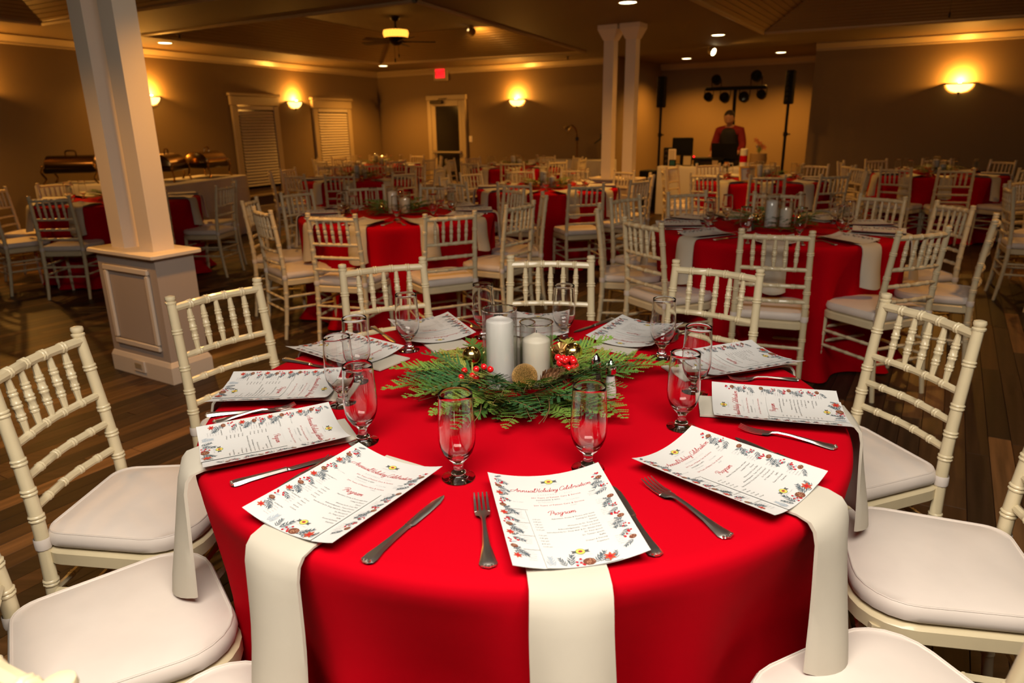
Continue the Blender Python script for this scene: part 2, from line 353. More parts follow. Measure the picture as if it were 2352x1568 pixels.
# ------------------------------------------------------------------ lamps
def lamp(name, typ, loc, power, col=WARM, size=.05, rot=None, spot=None, blend=.6, parent=None):
    l = bpy.data.lights.new(name, typ); l.energy = power; l.color = col
    if typ != 'AREA': l.shadow_soft_size = size
    if typ == 'SPOT': l.spot_size = spot; l.spot_blend = blend
    o = bpy.data.objects.new(name, l); COL.objects.link(o); o.location = loc
    if rot: o.rotation_euler = rot
    if parent: o.parent = parent
    return o
def sconce(loc, rz, label, power=46):
    r = thing('wall_sconce', label, 'sconce', loc, rz, 'wall sconces')
    n = 16; rings = []      # half bowl: lathe over half turn, wall at y=0, room side is -y
    for rad, z in ((.165, 0), (.158, -.03), (.135, -.065), (.095, -.095), (.04, -.112), (.006, -.115)):
        rings.append([(rad * cos(pi * j / n), -rad * .62 * sin(pi * j / n) - .004, z) for j in range(n + 1)])
    b = MB(); b.loft(rings, closed=False, cap=False); b.build('glass_bowl', BOWL, r)
    b = MB(); rim = [(.18 * cos(pi * j / n), -.18 * .62 * sin(pi * j / n) - .004, .004) for j in range(n + 1)]; b.tube(rim, .011, 6)
    b.tube([(-.2, -.004, .012), (0, -.008, .008), (.2, -.004, .012)], .008, 6); b.build('bronze_band', DARK, r)
    b = MB(); b.lathe([(.004, -.145), (.012, -.137), (.012, -.125), (.02, -.118), (.018, -.108)], 10, (0, -.02, 0)); b.build('finial', DARK, r)
    MB().sphere((0, -.05, .0), .028, 10, 8).build('bulb', BULB, r)
    lamp('sconce_light', 'POINT', (0, -.075, .045), power, size=.03, parent=r)
    return r
sconce(LWp(5.08, 1.885, .004), LRZ, 'lit bowl wall sconce between the two blinded windows')
sconce(LWp(1.95, 1.885, .004), LRZ, 'lit bowl wall sconce on the window wall behind the near pillar')
sconce(LWp(-.55, 1.885, .004), LRZ, 'lit bowl wall sconce on the window wall past the left edge')
sconce(BWp(-7.35, 1.885, .004), RZ, 'lit bowl wall sconce right of the exit door')
sconce(BWp(-.05, 1.885, .004), RZ, 'lit bowl wall sconce on the right-hand wall')
DL = [((-4.63, 10.21), 'over the buffet by the window wall'), ((-2.41, 14.45), 'in the far corner beyond the ceiling fan'), ((1.18, 7.47), 'nearest, at the top edge of the picture'), ((1.30, 9.84), 'just left of the far pillar top'),
      ((2.86, 10.25), 'right of the far pillar above the tilted spotlight'), ((3.30, 13.82), 'in the alcove above the left speaker'), ((4.70, 12.90), 'in the alcove above the right speaker')]
DL += [((-2.75, 3.1), 'beside the near pillar, added out of view'), ((-5.4, 7.4), 'over the left buffet, added out of view'), ((2.9, 3.3), 'right of the front table, added out of view'), ((5.4, 6.2), 'at the right side, added out of view'), ((-1.2, 3.9), 'above the gap behind the front table, added out of view')]  # unseen downlights added to warm the pillar and the tables
for (x, y), lb in DL:
    r = thing('recessed_downlight', 'round lit recessed ceiling light ' + lb, 'downlight', (x, y, ZC), 0, 'recessed ceiling lights')
    MB().lathe([(.085, -.004), (.092, -.008), (.1, -.004), (.1, .0)], 24, cap=False).build('trim_ring', TRIM, r)
    MB().lathe([(.0005, -.002), (.086, -.003)], 24, cap=False).build('lens', BULB, r)
    lamp('downlight_beam', 'SPOT', (0, 0, -.02), 70 if 'beside the near' in lb else (48 if 'right' in lb else 100) if 'out of' in lb else 190 if 'alcove' in lb or 'corner' in lb else 95, size=.06, spot=radians(115 if 'out of' in lb else 140), blend=.7, parent=r)
# hidden rest of the ceiling lights in the trays and behind the camera are left out

# ceiling fan
fan = thing('ceiling_fan', 'dark ceiling fan with glowing pleated amber light drum', 'ceiling fan', (-1.60, 10.85, ZU))
MB().lathe([(.075, 0), (.075, -.02), (.05, -.05), (.02, -.065), (.014, -.08), (.014, -.17), (.03, -.18)], 16).build('canopy_rod', DARK, fan)
b = MB(); nP = 48
for (ra, za), (rb, zb) in (((.165, -.18), (.175, -.22)), ((.175, -.22), (.16, -.275))):
    b.loft([[((ra + (.008 if j % 2 else -.008)) * cos(2 * pi * j / nP), (ra + (.008 if j % 2 else -.008)) * sin(2 * pi * j / nP), za) for j in range(nP)], [((rb + (.008 if j % 2 else -.008)) * cos(2 * pi * j / nP), (rb + (.008 if j % 2 else -.008)) * sin(2 * pi * j / nP), zb) for j in range(nP)]], cap=False)
b.build('pleated_drum', AMBER, fan, smooth=False)
MB().lathe([(.02, -.17), (.16, -.178), (.17, -.183)], 24, cap=False).build('drum_top', DARK, fan)
MB().lathe([(.165, -.277), (.10, -.29), (.11, -.33), (.07, -.37), (.03, -.385)], 20).build('motor', DARK, fan)
for k in range(5):
    a = radians(12 + 72 * k); b = MB()
    b.loft([[(x, -wd, z - .01), (x, wd, z + .012), (x, wd, z + .018), (x, -wd, z - .004)] for x, wd, z in ((.10, .02, -.335), (.18, .045, -.335), (.30, .062, -.335), (.52, .068, -.335), (.56, .05, -.335))])
    b.xf(Matrix.Rotation(a, 4, 'Z')); b.build('blade', DARK, fan)
for dx, L in ((-.03, .18), (.03, .12)):
    c = MB(); c.tube([(dx, 0, -.37), (dx, 0, -.37 - L)], .0025, 5); c.lathe([(.002, -.37 - L), (.011, -.385 - L), (.011, -.42 - L), (.004, -.43 - L)], 8, (dx, 0, 0)); c.build('pull_chain', DARK, fan)
lamp('fan_glow', 'POINT', (0, 0, -.225), 5, size=.1, parent=fan)
fan2 = thing('ceiling_fan', 'ceiling fan at upper right, only its pull chains in view', 'ceiling fan', (4.22, 7.15, ZU))
MB().lathe([(.075, 0), (.02, -.06), (.014, -.12), (.10, -.14), (.11, -.2), (.04, -.25)], 16).build('motor', DARK, fan2)
for k in range(5):
    b = MB(); b.loft([[(x, -wd, -.18), (x, wd, -.165), (x, wd, -.16), (x, -wd, -.175)] for x, wd in ((.10, .02), (.18, .045), (.3, .06), (.54, .065))]); b.xf(Matrix.Rotation(radians(20 + 72 * k), 4, 'Z')); b.build('blade', DARK, fan2)
MB().lathe([(.16, -.02), (.175, -.06), (.16, -.11)], 32, cap=False).build('pleated_drum', AMBER, fan2)
lamp('fan_glow', 'POINT', (0, 0, -.16), 55, size=.1, parent=fan2)
for dx, L in ((-.06, .30), (.10, .12)):
    c = MB(); c.tube([(dx, 0, -.24), (dx, 0, -.24 - L)], .002, 5); c.lathe([(.002, -.24 - L), (.01, -.255 - L), (.01, -.285 - L), (.003, -.295 - L)], 8, (dx, 0, 0)); c.build('pull_chain', DARK, fan2)
# small spot fixtures
def spotfix(loc, aim, label, power, ang):
    r = thing('ceiling_spotlight', label, 'spotlight', loc)
    MB().lathe([(.05, 0), (.05, -.015), (.015, -.02), (.015, -.05)], 12).build('mount', TRIM, r)
    q = (Vector(aim) - Vector(loc)).to_track_quat('-Z', 'Y'); mt = Matrix.Translation((0, 0, -.07)) @ q.to_matrix().to_4x4()
    b = MB(); b.lathe([(.02, .06), (.05, .03), (.062, -.05), (.058, -.052)], 14, cap=False); b.xf(mt); b.build('shade', TRIM, r)
    b = MB(); b.lathe([(.0005, -.045), (.055, -.046)], 14, cap=False); b.xf(mt); b.build('lens', BULB, r)
    o = lamp('spotlight_beam', 'SPOT', Vector((0, 0, -.07)) + q @ Vector((0, 0, -.06)), power, size=.03, spot=ang, parent=r); o.rotation_euler = q.to_euler()
spotfix((-.58, 12.0, ZU - .0), RF(11.0, 6.6, 2.66), 'small spotlight glowing on the sloped boards near the fan', 16, radians(140))
spotfix((3.18, 11.72, ZC), (5.2, 9.0, 1.2), 'tilted round spotlight on the ceiling above the music desk', 30, radians(80))

# small dark sprinkler heads on the ceiling
SPR = [((-4.05, 9.35), ZC, 'near the buffet, beside the left beam'), ((1.05, 13.1), ZC, 'above the right sconce of the back wall'), ((-2.4, 7.7), ZU, 'at the left tray edge'), ((.3, 8.2), ZU, 'right of the ceiling fan')]
for (x, y), z, lb in SPR:
    r = MB(); r.lathe([(.03, 0), (.03, -.006), (.01, -.01), (.01, -.04), (.022, -.045), (.022, -.05)], 10); o = r.build('sprinkler_head', DARK); o.location = (x, y, z); tag(o, 'small dark sprinkler head on ceiling ' + lb, 'sprinkler', 'ceiling sprinklers')

# ------------------------------------------------------------------ pillars
def pillar(s0, t0, label, outlet):
    r = thing('pillar', label, 'pillar', RF(s0, t0), RZ)      # local x: right (-t), y: deeper (+s); origin at the middle of the plinth
    hw, hd = .305, .135
    MB().box(-hw + .014, hw - .014, -hd + .014, hd - .014, 0, .74).build('plinth', TAUPE, r, smooth=False)
    b = MB(); rings = []
    for x, z in ((0, 0), (0, .10), (.010, .125), (.014, .13)): rings.append([(-hw + x, -hd + x, z), (hw - x, -hd + x, z), (hw - x, hd - x, z), (-hw + x, hd - x, z)])
    b.loft(rings); b.build('base_moulding', WHITE, r, smooth=False)
    MB().bbox(-hw - .022, hw + .022, -hd - .022, hd + .022, .735, .765, .007).build('cap', WHITE, r)
    b = MB(); x0, x1, z0, z1 = -.225, .225, .185, .675
    for (a0, a1, c0, c1) in ((x0, x1, z1 - .038, z1), (x0, x1, z0, z0 + .038), (x0, x0 + .038, z0 + .038, z1 - .038), (x1 - .038, x1, z0 + .038, z1 - .038)):
        b.bbox(a0, a1, -hd - .004, -hd + .016, c0, c1, .007)
    b.build('panel_moulding', WHITE, r)
    if outlet:
        o = MB(); o.bbox(-.075, .045, -hd - .009, -hd + .002, .03, .105, .003); op = o.build('outlet_plate', WHITE, r)
        o = MB(); o.bbox(-.05, .02, -hd - .012, -hd - .006, .05, .085, .002); o.build('socket', TRIM, op)
    for cx in (-.135, .15):
        MB().box(cx - .065, cx + .065, -.07, .06, .765, ZC).build('shaft', WHITE, r, smooth=False)
        b = MB(); b.loft([[(cx - q, -.005 - q, z), (cx + q, -.005 - q, z), (cx + q, -.005 + q, z), (cx - q, -.005 + q, z)] for q, z in ((.066, ZC - .17), (.074, ZC - .165), (.12, ZC - .06), (.125, ZC - .05), (.125, ZC))]); b.build('capital', WHITE, r, smooth=False)
    return r
pillar(2.345, 3.985, 'near white double-shaft pillar on a panelled grey plinth at left', True)
pillar(8.465, 3.60, 'far white double-shaft pillar on a panelled plinth beside the music desk', False)

# ------------------------------------------------------------------ chiavari chair (faces local +y, origin on the floor under the seat centre)
def bamboo(path, r, rings, n=8, ends=(1, 1), taper=None):
    """tube along a smooth path with double bamboo rings at the given fractions"""
    base = smooth_path(path, 8); L = [0]
    for i in range(1, len(base)): L.append(L[-1] + (base[i] - base[i - 1]).length)
    tot = L[-1]
    def at(u):
        d = u * tot
        for i in range(1, len(base)):
            if L[i] >= d - 1e-9: return base[i - 1].lerp(base[i], (d - L[i - 1]) / max(L[i] - L[i - 1], 1e-9))
        return base[-1]
    us = {}
    def rad(u): return r if taper is None else r * taper(u)
    for i in range(9): us[i / 8] = rad(i / 8)
    e = .0045 / tot
    for c in rings:
        for k in (-1, 1):
            c2 = c + k * e * 1.05
            for du, h in ((-e, 1.0), (-e * .55, 1.17), (0, 1.22), (e * .55, 1.17), (e, 1.02)):
                u = c2 + du
                if 0 < u < 1: us[u] = rad(u) * h
    ks = sorted(us); mb = MB(); mb.tube([at(u) for u in ks], [us[u] for u in ks], n); return mb
def rounded_outline(poly, n=5):
    out = []
    for i, (p, r) in enumerate(poly):
        p = Vector(p); a = Vector(poly[i - 1][0]); b = Vector(poly[(i + 1) % len(poly)][0]); da = (a - p).normalized(); db = (b - p).normalized()
        ang = da.angle(db); d = r / math.tan(ang / 2); c = p + (da + db).normalized() * (r / sin(ang / 2)); s = p + da * d; e = p + db * d
        v0 = s - c; v1 = e - c; th = v0.angle(v1); cr = 1 if v0.x * v1.y - v0.y * v1.x > 0 else -1
        for k in range(n + 1):
            t = cr * th * k / n; out.append((c.x + v0.x * cos(t) - v0.y * sin(t), c.y + v0.x * sin(t) + v0.y * cos(t)))
    return out
OUTL = rounded_outline([((-.172, -.195), .055), ((.172, -.195), .055), ((.212, .188), .105), ((-.212, .188), .105)], 6)
def seat_loft(prof, crown=None):
    mb = MB(); rings = []
    for inset, z in prof:
        k = 1 - inset / .2; rings.append([(x * k, (y - .0) * k, z) for x, y in OUTL])
    if crown is not None:
        n = len(OUTL); mb.loft(rings, cap=False); o = len(mb.v); mb.add([(0, 0, crown)], []); last = (len(rings) - 1) * n
        mb.f += [(last + j, last + (j + 1) % n, o) for j in range(n)]; mb.m += [0] * n
        mb.f.append(tuple(range(n - 1, -1, -1))); mb.m.append(0)
    else: mb.loft(rings)
    return mb
CH = {}
def P_(x, z):       # rear post centre line
    pass
def chair_parts():
    parts = []
    for s in (-1, 1):
        path = [(s * .178, -.232, 0), (s * .176, -.205, .2), (s * .175, -.192, .42), (s * .172, -.203, .62), (s * .167, -.235, .885)]
        b = bamboo(path, .0155, (.12, .26, .37, .575, .655, .745, .885), 10, taper=lambda u: .82 + .25 * min(1, u * 2.2) if u < .45 else 1.07 - .12 * (u - .45) / .55)
        # finial
        b.lathe([(.0150, -.004), (.0178, .0), (.0178, .005), (.0132, .008), (.0158, .012), (.0172, .018), (.0155, .024), (.008, .0265)], 12, (s * .167, -.2355, .878))
        parts.append(('rear_post', b, IVORY))
        b = bamboo([(s * .186, .162, 0), (s * .184, .153, .2), (s * .181, .146, .40)], .0155, (.18, .42, .70), 8, taper=lambda u: .72 + .33 * u)
        parts.append(('front_leg', b, IVORY))
    def rail(z, y, r, bow=.0):
        w = .167 + (.885 - z) * .016
        return bamboo([(-w, y, z), (0, y - bow, z + .002), (w, y, z)], r, (.2, .4, .6, .8), 8)
    yy = lambda z: -.203 - (z - .62) * .12 if z > .62 else -.195 - (z - .42) * .05
    ZR = (.862, .700, .612, .530)
    parts.append(('top_rail', rail(ZR[0], yy(ZR[0]), .0135, .018), IVORY))
    for z in ZR[1:]: parts.append(('back_rail', rail(z, yy(z), .0108, .016), IVORY))
    for i in range(5):
        x = (i - 2) * .052; bw = .017 * (1 - (x / .17) ** 2)
        parts.append(('spindle', bamboo([(x, yy(ZR[1]) - bw, ZR[1]), (x * 1.02, yy(ZR[0]) - bw, ZR[0])], .0098, (.3, .5, .7), 8, taper=lambda u: .62 + .55 * sin(pi * min(max(u, .02), .98)) ** .7 * .8), IVORY))
    for z in (.285, .20):
        parts.append(('stretcher', bamboo([(-.184, .153, z + .03), (.184, .153, z + .03)], .0085, (.25, .5, .75), 6), IVORY))
        parts.append(('stretcher', bamboo([(-.176, -.208, z), (.176, -.208, z)], .0085, (.25, .5, .75), 6), IVORY))
        for s in (-1, 1): parts.append(('stretcher', bamboo([(s * .176, -.208, z + .015), (s * .184, .153, z + .015)], .0085, (.25, .5, .75), 6), IVORY))
    b = seat_loft([(.012, .375), (-.004, .378), (-.010, .384), (-.010, .415), (-.004, .421), (.01, .422)]); parts.append(('seat_frame', b, IVORY))
    b = seat_loft([(.03, .422), (.006, .424), (-.004, .432), (-.007, .447), (-.003, .462), (.002, .4675), (.006, .4655), (.02, .470), (.07, .476)], .479); parts.append(('seat_cushion', b, CUSH))
    k_ = 1 - .0015 / .2; pp = [(x * k_, y * k_, .4672) for x, y in OUTL]; pi_ = MB(); pi_.tube(pp + pp[:2], .0021, 5, cap=False); parts.append(('cushion_piping', pi_, CUSH))
    for s in (-1, 1):
        st = MB(); st.lathe([(.0185, 0), (.0195, .004), (.0195, .026), (.0185, .03)], 12, (s * .1752, -.193, .425), cap=False); parts.append(('cushion_strap', st, CUSH))
    return parts
cp = chair_parts(); cmesh = [(n, b.mesh(n, m)) for n, b, m in cp]
whole = MB()
for n, b, m in cp: whole.merge(b, mi=1 if m is CUSH else 0)
CHAIR_ONE = whole.mesh('chiavari_chair', [IVORY, CUSH])
proto = None
def chair(loc, rz, label, group, parts=True):
    global proto
    if not parts:
        o = put('chiavari_chair', CHAIR_ONE, None, loc, (0, 0, rz)); return tag(o, label, 'chair', group)
    if proto is None:
        proto = thing('chiavari_chair', label, 'chair', loc, rz, group)
        for n, me in cmesh: put(n, me, proto)
        return proto
    return dup(proto, loc, rz, label, group)

def clock(deg):
    k = int(round(((90 - deg) / 15.0) % 24)) % 24; hr = k // 2 or 12
    nm = ['', 'one', 'two', 'three', 'four', 'five', 'six', 'seven', 'eight', 'nine', 'ten', 'eleven', 'twelve'][hr]
    return ('half past ' + nm) if k % 2 else (nm + " o'clock")

# ------------------------------------------------------------------ round tables under floor-length cloths
TR_ = 0.757
def cloth_mesh(seed, nth=176):
    r_ = random.Random(seed); nf = 13; ph = [r_.uniform(-.18, .18) for _ in range(nf)]; am = [r_.uniform(.55, 1.0) for _ in range(nf)]
    rows = [(0.25, 0), (.5, 0), (TR_ - .03, 0), (TR_ - .008, -.0015), (TR_, -.006), (TR_ + .005, -.014), (TR_ + .007, -.03)] + [(None, -d) for d in (.06, .10, .15, .21, .28, .36, .44, .52, .60, .67, .72, .752)]
    mb = MB(); rings = []
    def fold(a):
        v = 0
        for i in range(nf):
            c = 2 * pi * (i + ph[i]) / nf; d_ = (a - c + pi) % (2 * pi) - pi; v = max(v, am[i] * math.exp(-(d_ / .13) ** 2))
        return v
    F = [fold(2 * pi * j / nth) for j in range(nth)]
    for rr, dz in rows:
        ring = []
        for j in range(nth):
            a = 2 * pi * j / nth
            if rr is None:
                dd = -dz; g = min(1, (dd - .015) / .24); e = max(0, (dd - .66) / .09)
                r = TR_ + .010 - g * .092 * (1 - F[j]) + g * .006 + e * (.015 + .07 * F[j])
            else: r = rr
            ring.append((r * cos(a), r * sin(a), dz))
        rings.append(ring)
    mb.loft(rings, cap=False); n = len(mb.v); mb.add([(0, 0, 0)], []); mb.f += [((j + 1) % nth, j, n) for j in range(nth)]; mb.m += [0] * nth
    mb.f = [tuple(reversed(f)) for f in mb.f]
    return mb.mesh('tablecloth', RED, ang=70)
CLOTHS = [cloth_mesh(s) for s in (11, 12, 13)]
tb = MB(); tb.lathe([(.745, -.03), (.752, -.026), (.752, -.006), (.745, -.003)], 48); TABLE_TOP = tb.mesh('tabletop', mat('plywood', (.3, .2, .1), .7))
tl = MB(); tl.tube([(0, 0, -.03), (0, 0, -ZT)], .016, 8); TABLE_LEG = tl.mesh('leg', STEEL)
def table(cx, cy, nm, i, rot=0.0):
    t = thing('round_table', 'round folding table hidden beneath the cloth of ' + nm, 'table', (cx, cy, ZT - .002), 0, 'round banquet tables')
    put('tabletop', TABLE_TOP, t)
    for a in range(4): put('leg', TABLE_LEG, t, (.45 * cos(a * pi / 2), .45 * sin(a * pi / 2), 0))
    o = put('tablecloth', CLOTHS[i % 3], None, (cx, cy, ZT), (0, 0, rot)); tag(o, 'floor-length red cloth draped over ' + nm, 'tablecloth', 'red tablecloths')

# napkin: local x radial outwards from the table centre, z=0 table top
def napkin_mesh(hang, w, seed, belly=.042):
    r_ = random.Random(seed); pts = [(.435, .003), (.52, .004), (.62, .004), (.70, .005), (.748, .006), (.768, .001), (.779, -.012), (.785, -.035)]
    for k in range(1, 9): pts.append((.785 + .012 * k / 8, -.035 - (hang - .035) * k / 8))
    nx = 11; rings = []
    for i, (x, z) in enumerate(pts):
        f = max(0, (i - 5) / (len(pts) - 6)); row_o = []; row_i = []
        wd = w * (1 + .10 * f); wob = .004 * sin(seed + i * .6)
        for j in range(nx):
            u = j / (nx - 1) * 2 - 1; bul = belly * f * (1 - u * u)
            if i < 5: row_o.append((x, u * wd / 2 + wob * f, z + .004)); row_i.append((x, u * wd / 2 + wob * f, z))
            else: row_o.append((x + bul + .006, u * wd / 2 + wob * f, z + (.003 if i < 7 else 0) - .012 * f * (1 - u * u) * (i == len(pts) - 1))); row_i.append((x + bul, u * wd / 2 + wob * f, z))
        rings.append(row_o + row_i[::-1])
    mb = MB(); mb.loft(rings); return mb.mesh('napkin', NAPK, ang=50)
NAPS = [napkin_mesh(h, .124, s) for h, s in ((.27, 1), (.285, 2), (.255, 3))]
NAPS_BG = [napkin_mesh(h, .128, s) for h, s in ((.24, 4), (.22, 5), (.25, 6))]

# ------------------------------------------------------------------ printed program sheets
PWD, PHT, CURL = .216, .292, 1.55
def bend(x, y, lift=0.0): return CURL * x * x + lift + .10 * max(0, y + .02) ** 2
GLY = {
 'n': (1.1, [[(0, .5), (.16, .93), (.2, .5), (.2, 0)], [(.2, .3), (.42, .86), (.66, .93), (.72, .5), (.74, .1), (.86, .02), (1.1, .35)]]),
 'u': (1.1, [[(0, .5), (.18, .95), (.2, .35), (.34, .03), (.6, .12), (.8, .9)], [(.8, .93), (.79, .25), (.9, .02), (1.1, .35)]]),
 'a': (1.1, [[(.8, .8), (.5, .97), (.2, .72), (.12, .3), (.3, .02), (.55, .12), (.8, .75)], [(.83, .95), (.8, .25), (.9, .02), (1.1, .35)]]),
 'l': (.55, [[(0, .3), (.36, 1.3), (.42, 1.85), (.28, 2.0), (.16, 1.5), (.15, .3), (.28, .02), (.55, .35)]]),
 'o': (.95, [[(.5, .95), (.2, .8), (.1, .4), (.3, .03), (.6, .1), (.75, .55), (.5, .95), (.7, .82), (.98, .8)]]),
 'i': (.5, [[(0, .5), (.18, .95), (.16, .25), (.28, .02), (.5, .35)], [(.2, 1.42), (.26, 1.46)]]),
 'd': (1.1, [[(.8, .8), (.5, .97), (.2, .72), (.12, .3), (.3, .02), (.55, .12), (.8, .75)], [(.86, 2.0), (.8, .25), (.9, .02), (1.1, .35)]]),
 'y': (1.1, [[(0, .5), (.2, .95), (.2, .35), (.38, .05), (.62, .2), (.8, .92)], [(.8, .92), (.78, -.3), (.55, -.85), (.25, -.7), (.5, -.2), (1.1, .35)]]),
 'e': (.78, [[(.1, .4), (.5, .55), (.6, .85), (.4, .98), (.15, .7), (.15, .25), (.4, .02), (.78, .35)]]),
 'b': (.95, [[(0, .3), (.35, 1.3), (.42, 1.85), (.28, 2.0), (.16, 1.4), (.15, .3), (.35, .02), (.65, .2), (.65, .75), (.45, .93), (.7, .8), (.95, .8)]]),
 'r': (.8, [[(0, .4), (.2, 1.05), (.32, .85), (.55, .88), (.5, .3), (.6, .02), (.8, .35)]]),
 't': (.6, [[(0, .3), (.3, 1.1), (.36, 1.75), (.25, .4), (.35, .02), (.6, .35)], [(.02, 1.18), (.62, 1.28)]]),
 'g': (1.1, [[(.8, .8), (.5, .97), (.2, .72), (.12, .3), (.3, .02), (.55, .12), (.8, .75)], [(.83, .95), (.78, -.3), (.55, -.85), (.25, -.7), (.5, -.2), (1.1, .35)]]),
 'm': (1.45, [[(0, .55), (.15, .95), (.17, 0)], [(.17, .3), (.4, .88), (.57, .88), (.6, 0)], [(.6, .3), (.85, .88), (1.05, .88), (1.08, .3), (1.2, .02), (1.45, .35)]]),
 'A': (1.15, [[(.25, .95), (-.6, .95), (-1.0, .55), (-.7, .12), (-.1, .25), (.45, 1.1), (.8, 1.9)], [(.8, 1.9), (.82, .9), (.85, .2), (.95, .02), (1.15, .3)], [(.2, .78), (1.05, .84)]]),
 'H': (1.35, [[(-.45, 1.15), (-.25, 1.75), (.25, 1.95), (.5, 1.6), (.4, .5), (.1, 0), (-.15, .12)], [(1.15, 2.0), (1.0, 1.0), (.98, .25), (1.08, .02), (1.35, .3)], [(.2, .95), (1.1, 1.05)]]),
 'C': (1.15, [[(1.1, 1.5), (1.02, 1.92), (.6, 1.95), (.15, 1.3), (.05, .5), (.4, .02), (.8, .1), (1.15, .4)]]),
 'P': (.95, [[(.42, 1.8), (.35, .6), (.25, .05), (.05, .0)], [(-.45, 1.1), (-.2, 1.75), (.5, 2.02), (1.05, 1.65), (.9, 1.05), (.4, .88)]]),
 ' ': (.35, []),
}
def script_text(s, h, cx, cy, rise=0.0, wt=.125):
    """flowing slanted handwriting strokes centred on cx"""
    x = 0; st = []
    for ch in s:
        w_, gl = GLY[ch]
        for g in gl: st.append([(x + px + .30 * py, py) for px, py in g])
        x += w_ * .98
    out = MB(); k = h
    for g in st:
        q = smooth_path([(a, b, 0) for a, b in g], 4); n = len(q); vs = []
        for i, p in enumerate(q):
            t = (q[min(i + 1, n - 1)] - q[max(i - 1, 0)]).normalized(); nn = Vector((-t.y, t.x, 0))
            hw = wt * (.55 + .75 * abs(t.y)) * .5 * (.5 if i in (0, n - 1) else 1)
            for sg in (-1, 1):
                v = p + nn * hw * sg; X = cx + (v.x - x / 2 - .2) * k; Y = cy + v.y * k + rise * (v.x - x / 2) * k; vs.append((X, Y, 0))
        out.add(vs, [(2 * i, 2 * i + 1, 2 * i + 3, 2 * i + 2) for i in range(n - 1)])
    return out
LAY = [0]
def poly2(mb, pts, mi, lay=0): mb.add([(x, y, lay * .00012) for x, y in pts], [tuple(range(len(pts)))], mi)
def leaf2(mb, x, y, a, L, w, mi, lay=0):
    c, s = cos(a), sin(a); poly2(mb, [(x + c * u * L - s * v * w, y + s * u * L + c * v * w) for u, v in ((0, 0), (.3, -.5), (.62, -.42), (1, 0), (.62, .42), (.3, .5))], mi, lay)
def disc2(mb, x, y, r, mi, n=8, sy=1, lay=0): poly2(mb, [(x + r * cos(2 * pi * i / n), y + sy * r * sin(2 * pi * i / n)) for i in range(n)], mi, lay)
ART = [P_LEAF, P_LEAF2, P_POIN, P_CONE, P_CONE2, P_BER, P_RED, P_DK, P_GR, P_YEL, P_GRN]
def sprig(mb, x, y, a, L, r_, mi=0):
    n = 5
    for i in range(n):
        u = (i + .6) / n; px, py = x + cos(a) * L * u, y + sin(a) * L * u
        for sg in (-1, 1): leaf2(mb, px, py, a + sg * r_.uniform(.45, .75), L * .46 * (1.15 - u * .5), L * .075, mi)
    leaf2(mb, x + cos(a) * L * .8, y + sin(a) * L * .8, a, L * .38, L * .09, mi); leaf2(mb, x, y, a, L, L * .03, mi)
def poinsettia(mb, x, y, r):
    for k in range(6): leaf2(mb, x, y, k * pi / 3 + .3, r, r * .5, 2, 2)
    disc2(mb, x, y, r * .35, 5, lay=3)
def cone2(mb, x, y, r, r_):
    disc2(mb, x, y, r, 3, 10, .85, 2)
    for k in range(10): a = r_.uniform(0, 6.28); q = r_.uniform(.2, .8) * r; leaf2(mb, x + q * cos(a), y + .8 * q * sin(a), r_.uniform(0, 3), r * .35, r * .2, 4, 3)
def berries2(mb, x, y, r, r_):
    for k in range(6): disc2(mb, x + r_.uniform(-1, 1) * r, y + r_.uniform(-1, 1) * r, r * .26, 5, lay=2)
def emblem(mb, x, y, r):
    poly2(mb, [(x - r * 2.1, y + r * .5), (x - r * 1.8, y), (x - r * 2.1, y - r * .5), (x - r * .6, y - r * .35), (x - r * .6, y + r * .35)], 7); poly2(mb, [(x + r * 2.1, y + r * .5), (x + r * 1.8, y), (x + r * 2.1, y - r * .5), (x + r * .6, y - r * .35), (x + r * .6, y + r * .35)], 7)
    disc2(mb, x, y, r * 1.12, 10, 16, .95, 1); disc2(mb, x, y, r, 9, 16, .95, 2); disc2(mb, x, y, r * .5, 5, 10, .8, 3); disc2(mb, x, y, r * .22, 7, 8, .8, 4)
def small(mb, s, size, x, y, mi, align='LEFT', sp=1.0):
    t = text_mb(s, size, align, 1, sp); t.xf(Matrix.Translation((x, y, 0))); mb.merge(t, mi=mi)
def layered(mb, eps, lift):     # lift art by order so that overlaps do not fight, then bend it with the paper
    mb.v = [(x, y, bend(x, y) + lift + z) for x, y, z in mb.v]
def sheet(x0, x1, y0, y1, lift, th=.0006, nx=14, ny=10):
    mb = MB(); top = []; bot = []
    for j in range(ny + 1):
        for i in range(nx + 1):
            x = x0 + (x1 - x0) * i / nx; y = y0 + (y1 - y0) * j / ny; z = bend(x, y) + lift; top.append((x, y, z)); bot.append((x, y, z - th))
    n = len(top); W = nx + 1; fs = []
    for j in range(ny):
        for i in range(nx):
            a = j * W + i; fs.append((a, a + 1, a + W + 1, a + W)); fs.append((n + a, n + a + W, n + a + W + 1, n + a + 1))
    ed = [j for j in range(W)] + [j * W + nx for j in range(1, ny + 1)] + [ny * W + i for i in range(nx - 1, -1, -1)] + [j * W for j in range(ny - 1, 0, -1)]
    for i in range(len(ed)): a = ed[i]; b = ed[(i + 1) % len(ed)]; fs.append((a, n + a, n + b, b))
    mb.add(top + bot, fs); return mb
hx, hy = PWD / 2, PHT / 2
SHEET = sheet(-hx, hx, -hy, hy, 0).mesh('placemat', PAPER, ang=80)
art = MB(); ar = random.Random(5)
